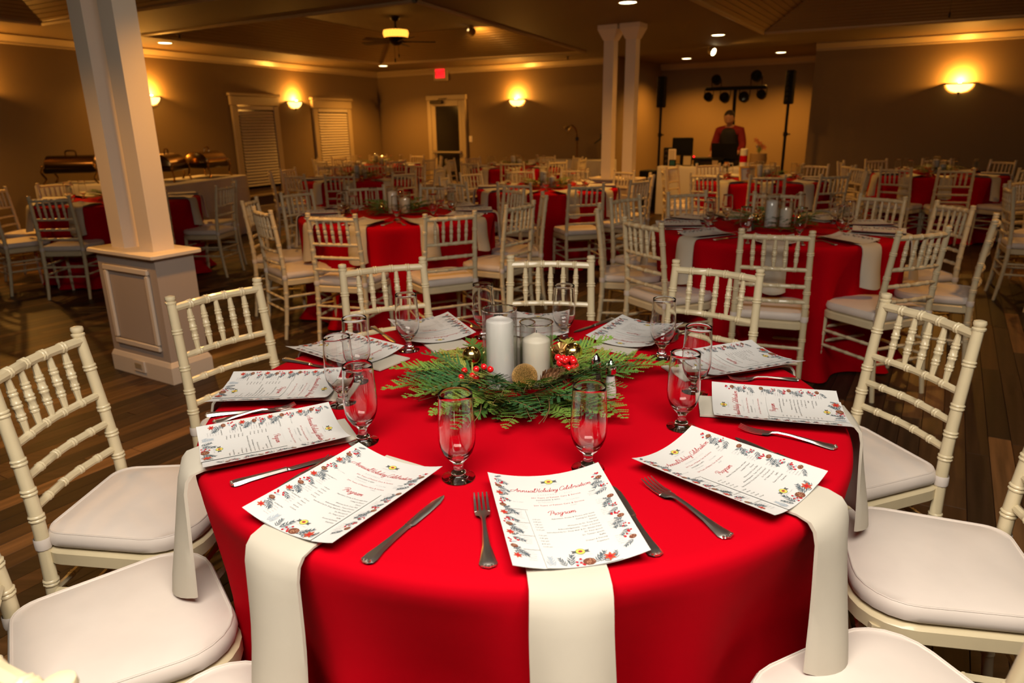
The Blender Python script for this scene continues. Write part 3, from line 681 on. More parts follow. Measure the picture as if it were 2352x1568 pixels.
for side in (-1, 1):
    y = hy - .018; k = 0
    while y > -hy + .02:
        x = side * (hx - ar.uniform(.007, .012)); kind = k % 5; inward = (pi if side > 0 else 0)
        if side > 0 and ar.random() < .18: y -= .016; k += 1; continue
        if kind in (0, 3): sprig(art, x, y, inward + side * ar.uniform(.35, .8), ar.uniform(.020, .027), ar); sprig(art, x, y + .004, inward - side * .5, .014, ar)
        elif kind == 1: berries2(art, x - side * .006, y, .008, ar); leaf2(art, x, y - .004, inward - side * .3, .012, .005, 1)
        elif kind == 2: cone2(art, x - side * .004, y, .0062, ar); sprig(art, x - side * .004, y - .006, inward + side * .6, .020, ar)
        else:
            if side < 0: poinsettia(art, x - side * .003, y, .0078)
            else: berries2(art, x - side * .004, y, .006, ar)
            leaf2(art, x, y + .006, inward + side * .2, .014, .005, 1)
        y -= ar.uniform(.011, .0145); k += 1
emblem(art, .004, hy - .026, .0075)
small(art, 'UNIVERSITY CLINIC', .0032, .004, hy - .038, 8, 'CENTER', 1.3)
art.merge(script_text('AnnualHoliday Celebration', .0066, .006, hy - .060), mi=6)
small(art, 'DECEMBER 7, 2023', .0048, .006, hy - .072, 8, 'CENTER', 1.7)
small(art, '30+ Years of Patient Care & Service', .0056, .006, hy - .082, 6, 'CENTER', 1.1)
small(art, 'PHYSICIANS & APPS', .0046, -.032, hy - .090, 7, 'LEFT', 1.1)
for x, y, s in ((-.075, .0965, 'Dr. V. Shah'), (-.03, .097, 'Dr. Years Service'), (.022, .096, 'Dr. Deep Shah')): small(art, s, .004, x, hy - y, 8)
small(art, 'STAFF', .0046, .066, hy - .086, 7); small(art, 'Susan Campbell', .0038, .062, hy - .0915, 8); small(art, 'Bonnie Bishop', .0038, .064, hy - .0965, 8)
small(art, '20+ Years of Patient Care & Service', .0056, .006, hy - .108, 6, 'CENTER', 1.1); small(art, 'STAFF', .0042, .025, hy - .115, 8)
for x, y0, n in ((-.083, .122, 5), (-.083, .165, 3), (-.083, .205, 4), (-.083, .245, 5), (.066, .118, 3), (.066, .150, 4), (.066, .190, 4), (.066, .232, 5)):
    if x < 0: small(art, 'ADMINISTRATION', .0036, x, hy - y0, 7); y0 += .006
    for i in range(n): small(art, ['Ana Ruiz', 'J. Bishop', 'Kim Reyes', 'M. Young', 'L. Brown'][(i + int(y0 * 1000)) % 5], .0036, x + .004, hy - y0 - i * .0055, 8)
layered(art, .0005, .0004); ARTWORK = art.mesh('printed_artwork', ART, smooth=False)
# the narrower program card lying on the sheet
CX0, CX1, CY0, CY1 = -.058, .062, -hy - .001, .022
CARD = sheet(CX0, CX1, CY0, CY1, .0022, nx=8, ny=8).mesh('program_card', PAPER, ang=80)
ca = MB(); ar = random.Random(9)
ca.merge(script_text('Program', .0068, .006, .004), mi=6)
ROWS = [('6:00', 'Appetizers, Drinks & Photos with Santa'), ('6:30', 'Seating for Dinner'), ('6:45', 'Dinner'), ('7:00', 'Welcome by Dr. Deep Shah'), ('7:10', 'Acknowledgements - Years of Service'), ('', 'Introduced by Dr. Deep Shah & Dr. Shivani Patel'), ('7:30', 'Dr. Patel speech'), ('7:40', 'Dr. Tamayo speech'), ('7:50', 'Raffle'), ('8:00', 'Dessert & Dancing'), ('11:00', 'Departure')]
for i, (a, b) in enumerate(ROWS):
    y = -.010 - i * .0082
    if a: small(ca, a + ' pm', .0042, CX0 + .006, y, 7)
    small(ca, b, .0046, CX1 - .005, y, 7, 'RIGHT', 1.02)
emblem(ca, .004, -.109, .0072); small(ca, 'UNIVERSITY CLINIC', .003, .004, -.120, 8, 'CENTER', 1.3)
for i, x in enumerate((-.052, -.044)): sprig(ca, x, CY0 + .003, 1.4 + i * .3, .024, ar, 1)
sprig(ca, -.026, CY0 + .002, 1.9, .022, ar); sprig(ca, -.020, CY0 + .002, 1.3, .028, ar); sprig(ca, -.014, CY0 + .002, .8, .02, ar, 1)
berries2(ca, -.001, CY0 + .011, .009, ar); sprig(ca, .018, CY0 + .004, .9, .024, ar); cone2(ca, .011, CY0 + .010, .0105, ar)
sprig(ca, .027, CY0 + .003, 1.1, .027, ar); sprig(ca, .032, CY0 + .003, .5, .022, ar); poinsettia(ca, .045, CY0 + .013, .011); sprig(ca, .052, CY0 + .004, 1.3, .018, ar)
layered(ca, .0005, .0026); CARDART = ca.mesh('printed_program', ART, smooth=False)
def place_sheet(cx, cy, deg, rmid, tw, nm, pretty, z=ZT):
    """place setting papers; top edge points at the table centre"""
    a = radians(deg); loc = (cx + rmid * cos(a), cy + rmid * sin(a), z); rz = a + pi / 2 + tw
    where = 'at %s on %s' % (clock(deg), nm)
    o = put('placemat', SHEET, None, (loc[0], loc[1], z + .010), (0, 0, rz)); tag(o, 'white printed placemat ' + where, 'placemat', 'program placemats')
    if pretty: put('printed_artwork', ARTWORK, o)['kind'] = 'stuff'
    if pretty == 2:
        r_ = random.Random(int(deg * 7 + 1000)); c = put('program_card', CARD, None, (loc[0], loc[1], z + .010), (0, 0, rz + r_.uniform(-.03, .03)))
        tag(c, 'narrow program card ' + where, 'program card', 'program cards'); put('printed_program', CARDART, c)['kind'] = 'stuff'

# ------------------------------------------------------------------ glassware, flatware, centrepieces
def goblet_mesh(n=28, m=GLASS):
    out = [(.0005, .0), (.029, .0), (.0325, .0012), (.0328, .0028), (.028, .0045), (.016, .0075), (.0125, .010), (.0145, .0125), (.0145, .0155), (.0098, .019), (.0088, .028), (.0105, .034), (.0155, .040), (.0225, .047), (.0295, .058), (.0342, .072), (.0362, .088), (.0360, .105), (.0350, .125), (.0336, .150), (.0324, .170), (.0323, .1772), (.0317, .178)]
    inn = [(.0311, .1772), (.0312, .170), (.0325, .150), (.0340, .125), (.0350, .105), (.0351, .088), (.0328, .073), (.0275, .060), (.0200, .052), (.010, .0478), (.0005, .0468)]
    mb = MB(); mb.lathe(out + inn, n, cap=True); return mb.mesh('goblet', m, ang=60)
GOB = goblet_mesh(); GOBT = goblet_mesh(16)
def loftbar(secs):      # (x, half width, z mid, thickness)
    mb = MB(); rings = []
    for x, hw, z, th in secs: rings.append([(x, -hw, z), (x, -hw * .6, z + th), (x, hw * .6, z + th), (x, hw, z), (x, hw * .6, z - th * .3), (x, -hw * .6, z - th * .3)])
    mb.loft(rings); return mb
fk = loftbar([(0, .004, .002, .002), (.004, .0105, .002, .003), (.010, .0132, .0025, .0035), (.022, .0108, .003, .0035), (.05, .006, .006, .003), (.09, .0036, .010, .0028), (.115, .0035, .0105, .0028), (.125, .006, .009, .0025), (.132, .0115, .006, .0022), (.146, .0125, .004, .002)])
for k in range(4):
    y = (k - 1.5) * .0068; rg = []
    for x, z, hw in ((.144, .0042, .0024), (.160, .003, .0020), (.178, .005, .0018), (.194, .010, .0010)): rg.append([(x, y - hw, z), (x, y + hw, z), (x, y + hw, z + .0018), (x, y - hw, z + .0018)])
    fk.loft(rg)
for k in range(5): fk.sphere((.0035 + .004 * (1 - abs(k - 2) / 2.0) * -.9, (k - 2) * .0042, .004), .0026, 6, 4)
FORK = fk.mesh('fork', STEEL)
kn = loftbar([(0, .005, .003, .003), (.005, .0118, .003, .005), (.014, .0125, .003, .0055), (.035, .0085, .003, .0055), (.07, .006, .003, .005), (.105, .0052, .003, .0045), (.109, .0066, .003, .005), (.112, .005, .003, .0035), (.118, .0085, .003, .0014), (.16, .0092, .003, .0012), (.195, .0082, .003, .0011), (.212, .0045, .003, .001), (.219, .001, .003, .0007)])
for k in range(3): kn.sphere((.003, (k - 1) * .006, .006), .0030, 6, 4)
KNIFE = kn.mesh('knife', STEEL)
def cutlery(kind, tip, end, label, z=ZT):
    rz = atan2(tip[1] - end[1], tip[0] - end[0]); o = put(kind, FORK if kind == 'fork' else KNIFE, None, (end[0], end[1], z + .001), (0, 0, rz)); tag(o, label, kind, kind + ('s' if kind == 'fork' else ' set'))
    return o

# evergreen fronds
def frond_mesh(seed, m, L=.15):
    r_ = random.Random(seed); mb = MB(); n = 13; cur = r_.uniform(-.35, .35); pts = []
    for i in range(n + 1):
        u = i / n; pts.append(Vector((L * u, cur * L * u * u * .6, .018 * sin(u * 2.4) - .010 * u * u)))
    def blade(p, d, ln, w, up_):
        d = d.normalized(); sd = Vector((-d.y, d.x, 0)); mb.add([p - sd * w, p + d * ln * .55 - sd * w * .9 + Vector((0, 0, up_)), p + d * ln, p + d * ln * .55 + sd * w * .9 + Vector((0, 0, up_)), p + sd * w], [(0, 1, 2, 3, 4)])
    mb.tube(pts, [.0016 * (1 - .7 * i / n) for i in range(n + 1)], 4, 1)
    for i in range(1, n + 1):
        u = i / n; t = (pts[i] - pts[i - 1]).normalized()
        for sg in (-1, 1):
            bl = L * .36 * (1 - u) ** .7 + .010; a = sg * r_.uniform(.65, .85); c, s = cos(a), sin(a)
            d_ = Vector((t.x * c - t.y * s, t.x * s + t.y * c, r_.uniform(-.10, .22))); m_ = max(3, int(bl / .0052)); q0 = pts[i] - t * r_.uniform(0, .006)
            for j in range(m_):
                v = (j + .4) / m_; q = q0 + d_ * bl * v
                for s2 in (-1, 1):
                    a2 = s2 * .62; e = Vector((d_.x * cos(a2) - d_.y * sin(a2), d_.x * sin(a2) + d_.y * cos(a2), d_.z)); blade(q, e, .0085 * (1.1 - .55 * v), .0013, .0005)
            blade(q0, d_, bl * 1.05, .0011, .0004)
    return mb.mesh('frond', [m, STEM], smooth=False), mb
FR = [frond_mesh(20 + i, FERN[i % 4], .13 + .02 * (i % 3)) for i in range(6)]
def cone_mb(r, h, mi=0):
    mb = MB(); mb.sphere((0, 0, h / 2), r * .62, 10, 8, mi, (1, 1, h / 2 / (r * .62)))
    for i in range(62):
        u = (i + .5) / 62; a = i * 2.39996; rr = r * (.35 + .65 * sin(pi * (.12 + .8 * u))) * .8; z = h * (.03 + .94 * u)
        d_ = Vector((cos(a), sin(a), .35 + .5 * u)).normalized(); sd = Vector((-sin(a), cos(a), 0)); p = Vector((rr * .55 * cos(a), rr * .55 * sin(a), z)); ln = r * .55; w = r * .27
        tip = p + d_ * ln; mb.add([p - sd * w * .5, p + sd * w * .5, tip + sd * w, tip + d_ * .002 + Vector((0, 0, .002)), tip - sd * w, p + Vector((0, 0, -.002))], [(0, 1, 2, 3, 4), (5, 4, 3), (5, 3, 2), (5, 2, 1), (5, 0, 4)], mi)
    return mb
BER = MB(); BER.sphere((0, 0, 0), .0085, 12, 8); BER.sphere((0, 0, .0083), .0014, 5, 4); BERME = BER.mesh('berry', BERRY)
CONE_A = cone_mb(.027, .058).mesh('pinecone', CONE, smooth=False); CONE_B = cone_mb(.028, .062).mesh('pinecone', CONEG, smooth=False)
def bauble(loc, r, m, label, rot=(0.5, .2, 0)):
    o = MB(); o.sphere((0, 0, 0), r, 32, 20); t = put('bauble', o.mesh('bauble', m), None, loc, rot); tag(t, label, 'bauble', 'gold baubles')
    c = MB(); c.lathe([(r * .22, r * .96), (r * .24, r * 1.0), (r * .22, r * 1.12), (r * .05, r * 1.13)], 12); c.tube([(-.004, 0, r * 1.12), (-.004, 0, r * 1.25), (0, 0, r * 1.3), (.004, 0, r * 1.25), (.004, 0, r * 1.12)], .0007, 5); put('hanging_cap', c.mesh('hanging_cap', GOLD), t); return t
def hurricane(loc, r, h, label, thin=True):
    mb = MB(); mb.lathe([(.0005, 0), (r - .002, 0), (r, .003), (r, h - .001), (r - .001, h), (r - .0028, h - .001), (r - .0028, .008), (.0005, .007)], 40, cap=False)
    o = put('candle_cylinder', mb.mesh('candle_cylinder', THIN, ang=50), None, loc)
    rm = MB(); rm.lathe([(r - .0028, h - .001), (r - .0025, h + .0006), (r - .0012, h + .0012), (r + .0003, h + .0006), (r + .0006, h - .001), (r + .0002, h - .0028), (r - .0022, h - .0028), (r - .0028, h - .001)], 40, cap=False); put('glass_rim', rm.mesh('glass_rim', GLASS), o)
    return tag(o, label, 'candle holder', 'glass candle cylinders')
def candle(loc, r, h, label, m, peak):
    mb = MB(); top = [(r * .999, h - .006), (r * .96, h - .002), (r * .8, h + peak * .12), (r * .5, h + peak * .45), (r * .22, h + peak * .9), (.0005, h + peak)] if peak > 0 else [(r * .99, h - .004), (r * .93, h), (r * .6, h - .004), (.0005, h - .006)]
    mb.lathe([(r, 0)] + [(r, h * .3), (r, h * .6)] + top, 32)
    t = put('pillar_candle', mb.mesh('pillar_candle', m), None, loc); tag(t, label, 'candle', 'pillar candles')
    wk = MB(); wk.tube([(0, 0, h + max(peak, 0) - .008), (.001, 0, h + max(peak, 0) + .007)], .0009, 5); put('wick', wk.mesh('wick', BLACK), t); return t

# ------------------------------------------------------------------ the front table
T0 = (0.022, 1.645); N0 = 'the front red table'
table(*T0, N0, 0, .35)
SEATS0 = [(-84.4, 1.235), (-56.0, 1.185), (-16.5, 1.212), (14.5, 1.230), (52.1, 1.247), (83.3, 1.225), (115.0, 1.279), (145.6, 1.264), (177.5, 1.240), (-152.5, 1.205), (-121.8, 1.172)]
OVER0 = {-56.0: (.632, .918, -64), -152.5: (-.803, 1.200, -145.5)}
for dg, rf_ in SEATS0:
    a = radians(dg); r = rf_ - .235; ox, oy, ax_ = OVER0.get(dg, (T0[0] + r * cos(a), T0[1] + r * sin(a), dg))
    chair((ox, oy, 0), radians(ax_) + pi / 2, 'ivory chair at %s on %s' % (clock(dg), N0), 'chairs around the front table')
MENUS0 = [(-84.4, .591, .06), (-48.7, .588, .05), (-12.9, .612, -.02), (18.7, .640, .06), (52.7, .620, .10), (84.0, .615, 0), (117.1, .640, -.08), (146.0, .635, -.10), (176.5, .630, .10), (-154.7, .603, .02), (-123.1, .600, .03)]
for i, (dg, r, tw) in enumerate(MENUS0):
    place_sheet(*T0, dg, r, tw, N0, 2)
    o = put('napkin', NAPS[i % 3], None, (T0[0], T0[1], ZT), (0, 0, radians(dg + (-1.2, 1.6, .8, -.6)[i % 4]))); tag(o, 'cream napkin hanging at %s on %s' % (clock(dg), N0), 'napkin', 'cream napkins')
GOBS0 = [(-.108, 1.219, 'front left, right of the near placemat gap'), (.147, 1.247, 'just beyond the nearest placemat'), (.378, 1.439, 'right front, the nearer of two overlapping'), (.459, 1.64, 'right, the farther of two overlapping'), (.436, 1.928, 'back right beside the tilted placemat'), (.165, 2.123, 'behind the short candle'),
         (-.09, 2.16, 'behind the tall candle'), (-.316, 2.034, 'back left, standing alone'), (-.415, 1.772, 'left, farthest of three overlapping'), (-.422, 1.603, 'left, leftmost of three overlapping'), (-.327, 1.389, 'left, nearest of three overlapping')]
for x, y, lb in GOBS0: tag(put('goblet', GOB, None, (x, y, ZT + .0005)), 'goblet on the front table, ' + lb, 'goblet', 'goblets on the front table')
CUT0 = [('knife', (-.13, 1.146), (-.236, .942), 'with bright golden glint left of the nearest placemat'), ('fork', (-.063, 1.147), (-.041, .925), 'left of the nearest placemat'), ('knife', (.186, 1.172), (.224, .948), 'right of the nearest placemat'),
        ('fork', (.248, 1.196), (.353, .997), 'between the nearest and the front right placemats'), ('knife', (.50, 1.345), (.594, 1.202), 'peeking out from under the front right placemat'), ('fork', (.503, 1.423), (.674, 1.319), 'between the front right and right placemats'),
        ('fork', (.583, 1.729), (.756, 1.725), 'above the right placemat'), ('fork', (.476, 2.052), (.600, 2.215), 'seen through the right goblets'), ('knife', (.204, 2.194), (.355, 2.345), 'left of the back right placemat'),
        ('fork', (-.102, 2.225), (-.191, 2.388), 'behind the tall candle at the back'), ('knife', (-.375, 2.117), (-.475, 2.287), 'left of the back left placemat'), ('knife', (-.502, 1.863), (-.676, 1.955), 'between the two left-hand back placemats'),
        ('fork', (-.535, 1.592), (-.70, 1.50), 'with tines showing over the left placemat edge'), ('knife', (-.530, 1.576), (-.735, 1.541), 'between the two left placemats'), ('knife', (-.365, 1.318), (-.545, 1.199), 'between the left and front left placemats'), ('fork', (-.372, 1.300), (-.475, 1.113), 'half under the front left placemat')]
for kd, tip, end, lb in CUT0:
    o = cutlery(kd, tip, end, 'steel %s on the front table %s' % (kd, lb)); L = hypot(tip[0] - end[0], tip[1] - end[1]); base = .194 if kd == 'fork' else .219
    k = min(1.12, max(.95, L / base)); o.scale = (k, k, 1)
# centrepiece
wr = thing('evergreen_wreath', 'loose evergreen wreath with berries and pinecones on the front table', 'wreath', (.03, 1.70, ZT))
fr = random.Random(4)
NF = 174
def clear_of(x, y, yaw, L=.16):
    for k in range(12):
        u = L * k / 11; px_, py_ = .03 + x + u * cos(yaw), 1.70 + y + u * sin(yaw)
        if any(hypot(px_ - q[0], py_ - q[1]) < q[2] for q in ((.244, 1.628, .045), (.213, 1.672, .04), (-.031, 1.706, .055), (.063, 1.722, .055), (.020, 1.80, .05))): return False
    return True
for i in range(NF):
    lay = i % 3; a = 2 * pi * i / NF * 5 + fr.uniform(-.12, .12) + lay * .3; a %= 2 * pi
    rr = (.115, .135, .100)[lay] + fr.uniform(-.015, .02); x = rr * 1.12 * cos(a); y = rr * .93 * sin(a)
    yaw = a + fr.uniform(-.75, .75) + (.35 if lay == 1 else -.3); sc = fr.uniform(.8, 1.2) * (.88 if sin(a) > .2 else 1.0)
    if not clear_of(x, y, yaw, .14 * sc): continue
    o = put('frond', FR[fr.randrange(6)][0], wr, (x, y, .006 + .011 * lay + fr.uniform(0, .008)), (fr.uniform(-.35, .35), (-.10, -.22, -.34)[lay] + fr.uniform(-.1, .1), yaw)); o.scale = (sc, sc, sc)
for x, y, yaw, sc, z in ((-.14, -.04, 3.35, 1.25, .012), (-.15, .02, 3.0, 1.2, .02), (-.07, -.15, -2.2, 1.15, .006), (.0, -.15, -1.75, 1.0, .006), (.15, -.12, -.95, 1.0, .008), (.17, .06, .35, 1.25, .02), (.19, .05, .18, 1.3, .008), (-.12, .10, 2.6, 1.1, .03), (.05, -.16, -1.1, 1.0, .006)):
    o = put('frond', FR[fr.randrange(6)][0], wr, (x, y, z), (0, -.08, yaw)); o.scale = (sc, sc, sc)
for k in range(9):
    a = fr.uniform(0, 6.28); rr = fr.uniform(.13, .17); p0 = Vector((rr * cos(a), rr * .9 * sin(a), .03)); d_ = Vector((cos(a + fr.uniform(-.8, .8)), sin(a + fr.uniform(-.8, .8)), .05)); tw = MB()
    tw.tube(smooth_path([p0, p0 + d_ * .06 + Vector((0, 0, .015)), p0 + d_ * .12 + Vector((.01, 0, .0)), p0 + d_ * .17 + Vector((0, .01, -.018))], 4), .0009, 4); tw.build('twig', STEM, wr)
def addb(x, y, z, s=1.0): o = put('berry', BERME, wr, (x - .03, y - 1.70, z - ZT), (fr.uniform(-1, 1), fr.uniform(-1, 1), fr.uniform(0, 6))); o.scale = (s, s, s)
for k in range(24):
    u = fr.uniform(-1, 1); v = fr.uniform(-1, 1); addb(.138 + u * .028, 1.668 + v * .02, .846 + fr.uniform(-.018, .02) + .006 * v, fr.uniform(.95, 1.15))
for x, y in ((-.12, 1.637), (-.091, 1.648), (-.072, 1.665), (-.055, 1.645), (-.098, 1.600), (-.088, 1.588), (-.125, 1.59)): addb(x, y, .838)
put('pinecone', CONE_A, wr, (.040, -.082, .050), (1.25, 0, 1.3)); put('pinecone', CONE_B, wr, (.098, .095, .020), (.25, .1, 0))
bauble((-.109, 1.771, .833), .0255, GOLD, 'shiny gold bauble left of the tall candle'); bauble((.163, 1.772, .838), .0262, GOLD, 'shiny gold bauble right of the short candle'); bauble((.030, 1.628, .824), .0325, GLIT, 'copper glitter bauble in front of the candles', (1.9, .4, 0))
hurricane((-.031, 1.706, ZT + .001), .0445, .213, 'tall clear glass cylinder around the tall white candle'); candle((-.031, 1.706, ZT + .009), .0355, .176, 'tall white pillar candle with rough top in the tall cylinder', WAXW, .010)
hurricane((.063, 1.722, ZT + .001), .0435, .172, 'shorter clear glass cylinder around the ivory candle'); candle((.063, 1.722, ZT + .009), .0365, .120, 'short ivory pillar candle with pointed top', WAX, .015)
hurricane((.020, 1.800, ZT + .001), .0435, .150, 'lowest glass cylinder half hidden behind the two candles'); candle((.020, 1.800, ZT + .009), .034, .085, 'lowest ivory candle hidden behind the two front candles', WAX, .012)
def shaker(x, y, fill, label, h=.083, parts=True):
    r = thing('shaker', label, 'shaker', (x, y, ZT + .0005), 0, 'salt and pepper shakers')
    b = MB(); n = 24; rings = []
    for rad, z, fl in ((.019, 0, .10), (.0205, .004, .10), (.0185, .02, .08), (.0145, .045, .06), (.0125, .060, .02), (.0122, .066, 0)): rings.append([((rad * (1 + fl * cos(8 * 2 * pi * j / n))) * cos(2 * pi * j / n), (rad * (1 + fl * cos(8 * 2 * pi * j / n))) * sin(2 * pi * j / n), z) for j in range(n)])
    b.loft(rings); b.build('glass_body', THIN, r)
    b = MB(); b.lathe([(.0155, .003), (.0150, .02), (.0115, .045), (.0100, .056 if fill is SALT else .040)], 16); b.build('contents', fill, r)
    b = MB(); b.lathe([(.0130, .064), (.0135, .066), (.0135, .074), (.0142, .076), (.0125, .084), (.0085, .092), (.0045, .097), (.0035, .101), (.0005, .102)], 18); b.build('metal_cap', CHROME, r)
    return r
shaker(.244, 1.628, SALT, 'glass salt shaker with metal cap beside the wreath'); shaker(.213, 1.672, PEPPER, 'glass pepper shaker with metal cap partly behind the right front goblet')

# ------------------------------------------------------------------ tables behind
# joined wreath for tables too far to show its parts
bw = MB(); wr2 = random.Random(8)
for i in range(44):
    a = 2 * pi * i / 22 + wr2.uniform(-.1, .1); rr = wr2.uniform(.09, .14); sc = wr2.uniform(.9, 1.2)
    mt = Matrix.Translation((rr * cos(a), rr * sin(a), .012 + .02 * (i % 3))) @ Matrix.Rotation(a + wr2.uniform(-.7, .7), 4, 'Z') @ Matrix.Rotation(-.10 * (i % 3), 4, 'Y') @ Matrix.Scale(sc, 4); bw.merge(FR[i % 6][1], mt)
for k in range(len(bw.m)): bw.m[k] = 0
WREATH_FOL = bw.mesh('foliage', FERN[0], smooth=False)
bb = MB()
for i in range(12): bb.sphere((.11 + wr2.uniform(-.03, .03), -.06 + wr2.uniform(-.03, .03), .055 + wr2.uniform(-.015, .02)), .009, 7, 5)
BERR_BG = bb.mesh('berry_cluster', BERRY)
def centre(cx, cy, nm, rich):
    t = thing('evergreen_wreath', 'low evergreen wreath on ' + nm, 'wreath', (cx, cy, ZT), rnd.uniform(0, 6), 'table wreaths'); put('foliage', WREATH_FOL, t); put('berry_cluster', BERR_BG, t)
    hurricane((cx - .035, cy - .01, ZT + .001), .0445, .21, 'taller glass candle cylinder on ' + nm); candle((cx - .035, cy - .01, ZT + .009), .0365, .165, 'taller pillar candle on ' + nm, WAXW, .008)
    hurricane((cx + .062, cy + .0, ZT + .001), .0445, .165, 'shorter glass candle cylinder on ' + nm); candle((cx + .062, cy + .0, ZT + .009), .0365, .110, 'shorter pillar candle on ' + nm, WAX, .014)
    if rich:
        bauble((cx - .12, cy - .03, ZT + .06), .026, GOLD, 'small gold bauble left of the candles on ' + nm); bauble((cx + .15, cy + .02, ZT + .06), .026, GOLD, 'small gold bauble right of the candles on ' + nm)
def bg_table(cx, cy, nm, i, chairs, parts, sheets, glasses, cut, rich, rad=1.13, gap=10.0):
    table(cx, cy, nm, i, i * .7); centre(cx, cy, nm, rich)
    for c in chairs:
        dg, rf_ = c if isinstance(c, tuple) else (c, rad)
        a = radians(dg); r = rf_ - .235; wob = radians(rnd.uniform(-5, 5))
        chair((cx + r * cos(a), cy + r * sin(a), 0), a + pi / 2 + wob, 'ivory chair at %s on %s' % (clock(dg), nm), 'chairs around the tables behind', parts)
    for k, c in enumerate(chairs):
        dg = c[0] if isinstance(c, tuple) else c
        if sheets: place_sheet(cx, cy, dg, .60, rnd.uniform(-.1, .1), nm, sheets - 1)
        a = radians(dg); o = put('napkin', NAPS_BG[k % 3], None, (cx, cy, ZT), (0, 0, a + rnd.uniform(-.03, .03))); tag(o, 'cream napkin hanging at %s on %s' % (clock(dg), nm), 'napkin', 'cream napkins')
        if glasses:
            b = a + radians(17 + rnd.uniform(-4, 4)); rr = .44 + rnd.uniform(-.03, .03); tag(put('goblet', GOBT, None, (cx + rr * cos(b), cy + rr * sin(b), ZT + .0005)), 'empty goblet at %s on %s' % (clock(dg), nm), 'goblet', 'goblets on the tables behind')
        if cut:
            for kd, off in (('fork', -.145), ('knife', .145)):
                tx = Vector((cos(a), sin(a))); sx = Vector((-sin(a), cos(a))); e = Vector((cx, cy)) + tx * .70 + sx * off; q = Vector((cx, cy)) + tx * .5 + sx * off
                cutlery(kd, (q.x, q.y), (e.x, e.y), 'steel %s at %s on %s' % (kd, clock(dg), nm))
N2, N3, N1, N4 = 'the middle left red table', 'the middle right red table', 'the red table behind the near pillar', 'the red table before the far pillar'
bg_table(-.885, 5.56, N2, 1, [(-102, 1.13), (-66, 1.235), (-137.7, 1.09), (-178.8, 1.15), (147.7, 1.15), (113.6, 1.2), (79.4, 1.14), (-31, 1.13), (3, 1.16), (34, 1.10)], True, 2, True, True, True)
bg_table(1.705, 4.50, N3, 2, [(-110, 1.075), (-72, 1.10), (-149.4, 1.107), (170.6, 1.132), (136.6, 1.171), (104.2, 1.17), (68.8, 1.03), (31.3, 1.154), (1, 1.161), (-32.9, 1.165)], True, 2, True, True, True)
bg_table(-3.95, 7.15, N1, 0, [-88, -50, -4, 32, 112, 150, -174, -131], True, 1, True, False, False)
bg_table(.40, 7.70, N4, 1, [(-111, 1.0), (-75.5, 1.22), -38, -1, 34, 70, 103, 140, 174, -146], True, 1, True, False, True)
shaker(1.49, 4.36, SALT, 'salt shaker with metal cap on the middle right red table'); shaker(1.52, 4.40, PEPPER, 'pepper shaker with metal cap on the middle right red table')
N5, N7, N8, N9, N6, N10 = 'the red table nearest the window wall', 'the farthest red table near the corner', 'the red table with gold frame', 'the red table by the right wall', 'the red table at the right edge', 'the far red table by the exit door'
bg_table(-2.0, 9.55, N5, 2, [-51, -91, -121, -160, 160, 125, 90, 55, 20, -15], False, 1, True, False, False)
bg_table(-2.35, 12.9, N7, 0, [-30, -66, -102, -138, 180, 140, 100, 60, 10], False, 1, True, False, False)
bg_table(.10, 11.75, N10, 1, [-20, -56, -92, -128, -164, 20, 60, 130, 165], False, 1, True, False, False)
bg_table(2.95, 8.35, N8, 2, [-141, -106, -70, -36, 0, 36, 72, 108, 142, 174], False, 1, True, False, False)
bg_table(5.30, 8.85, N9, 0, [-142, -112, -72, -177, 140, 100, 60, 20, -30], False, 1, True, False, False)
bg_table(5.05, 5.25, N6, 1, [158, -165, 122, 86], True, 1, False, False, False)
pf = thing('picture_frame', 'gold picture frame with table card standing on a red table', 'picture frame', (2.70, 8.05, ZT), radians(12))
b = MB()
for x0, x1, z0, z1 in ((-.11, .11, 0, .025), (-.11, .11, .155, .18), (-.11, -.085, .025, .155), (.085, .11, .025, .155)): b.bbox(x0, x1, -.01, .01, z0, z1, .004)
b.xf(Matrix.Rotation(-.2, 4, 'X')); b.build('frame', GPAINT, pf); b = MB(); b.box(-.085, .085, -.002, .002, .025, .155); b.xf(Matrix.Rotation(-.2, 4, 'X')); b.build('card', PAPER, pf, smooth=False)
b = MB(); b.box(-.02, .02, .0, .09, 0, .006); b.build('easel_foot', GPAINT, pf, smooth=False)
b = MB(); disc2(b, 0, .05, .03, 0, 12); disc2(b, 0, .10, .02, 0, 12); b.xf(Matrix.Rotation(-.2, 4, 'X') @ Matrix.Translation((0, -.004, .025)) @ Matrix.Rotation(pi / 2, 4, 'X')); b.build('card_print', P_CONE2, pf, smooth=False)

# ------------------------------------------------------------------ buffet along the window wall
BRASS = mat('dull_brass', (.34, .20, .07), .22, 1.0)
def linen_table(cx, cy, rz, L, D, H, label):
    r = thing('buffet_table', label, 'table', (cx, cy, 0), rz, 'linen covered tables'); b = MB(); n = 60; rings = []
    def outl(k, amp):
        pts = []; per = 2 * (L + D)
        for j in range(n):
            u = j / n * per
            if u < L: x, y, nx, ny = -L / 2 + u, -D / 2, 0, -1
            elif u < L + D: x, y, nx, ny = L / 2, -D / 2 + u - L, 1, 0
            elif u < 2 * L + D: x, y, nx, ny = L / 2 - (u - L - D), D / 2, 0, 1
            else: x, y, nx, ny = -L / 2, D / 2 - (u - 2 * L - D), -1, 0
            w_ = amp * (.5 + .5 * sin(j * 2.1)); pts.append((x + nx * w_, y + ny * w_))
        return pts
    for z, amp in ((.01, .05), (.3, .03), (H - .05, .006), (H - .008, .002)): rings.append([(x, y, z) for x, y in outl(0, amp)])
    rings.append([(x * .995, y * .99, H) for x, y in outl(0, 0)]); b.loft(rings); b.build('linen_cover', CLOTHW, r, ang=60); return r
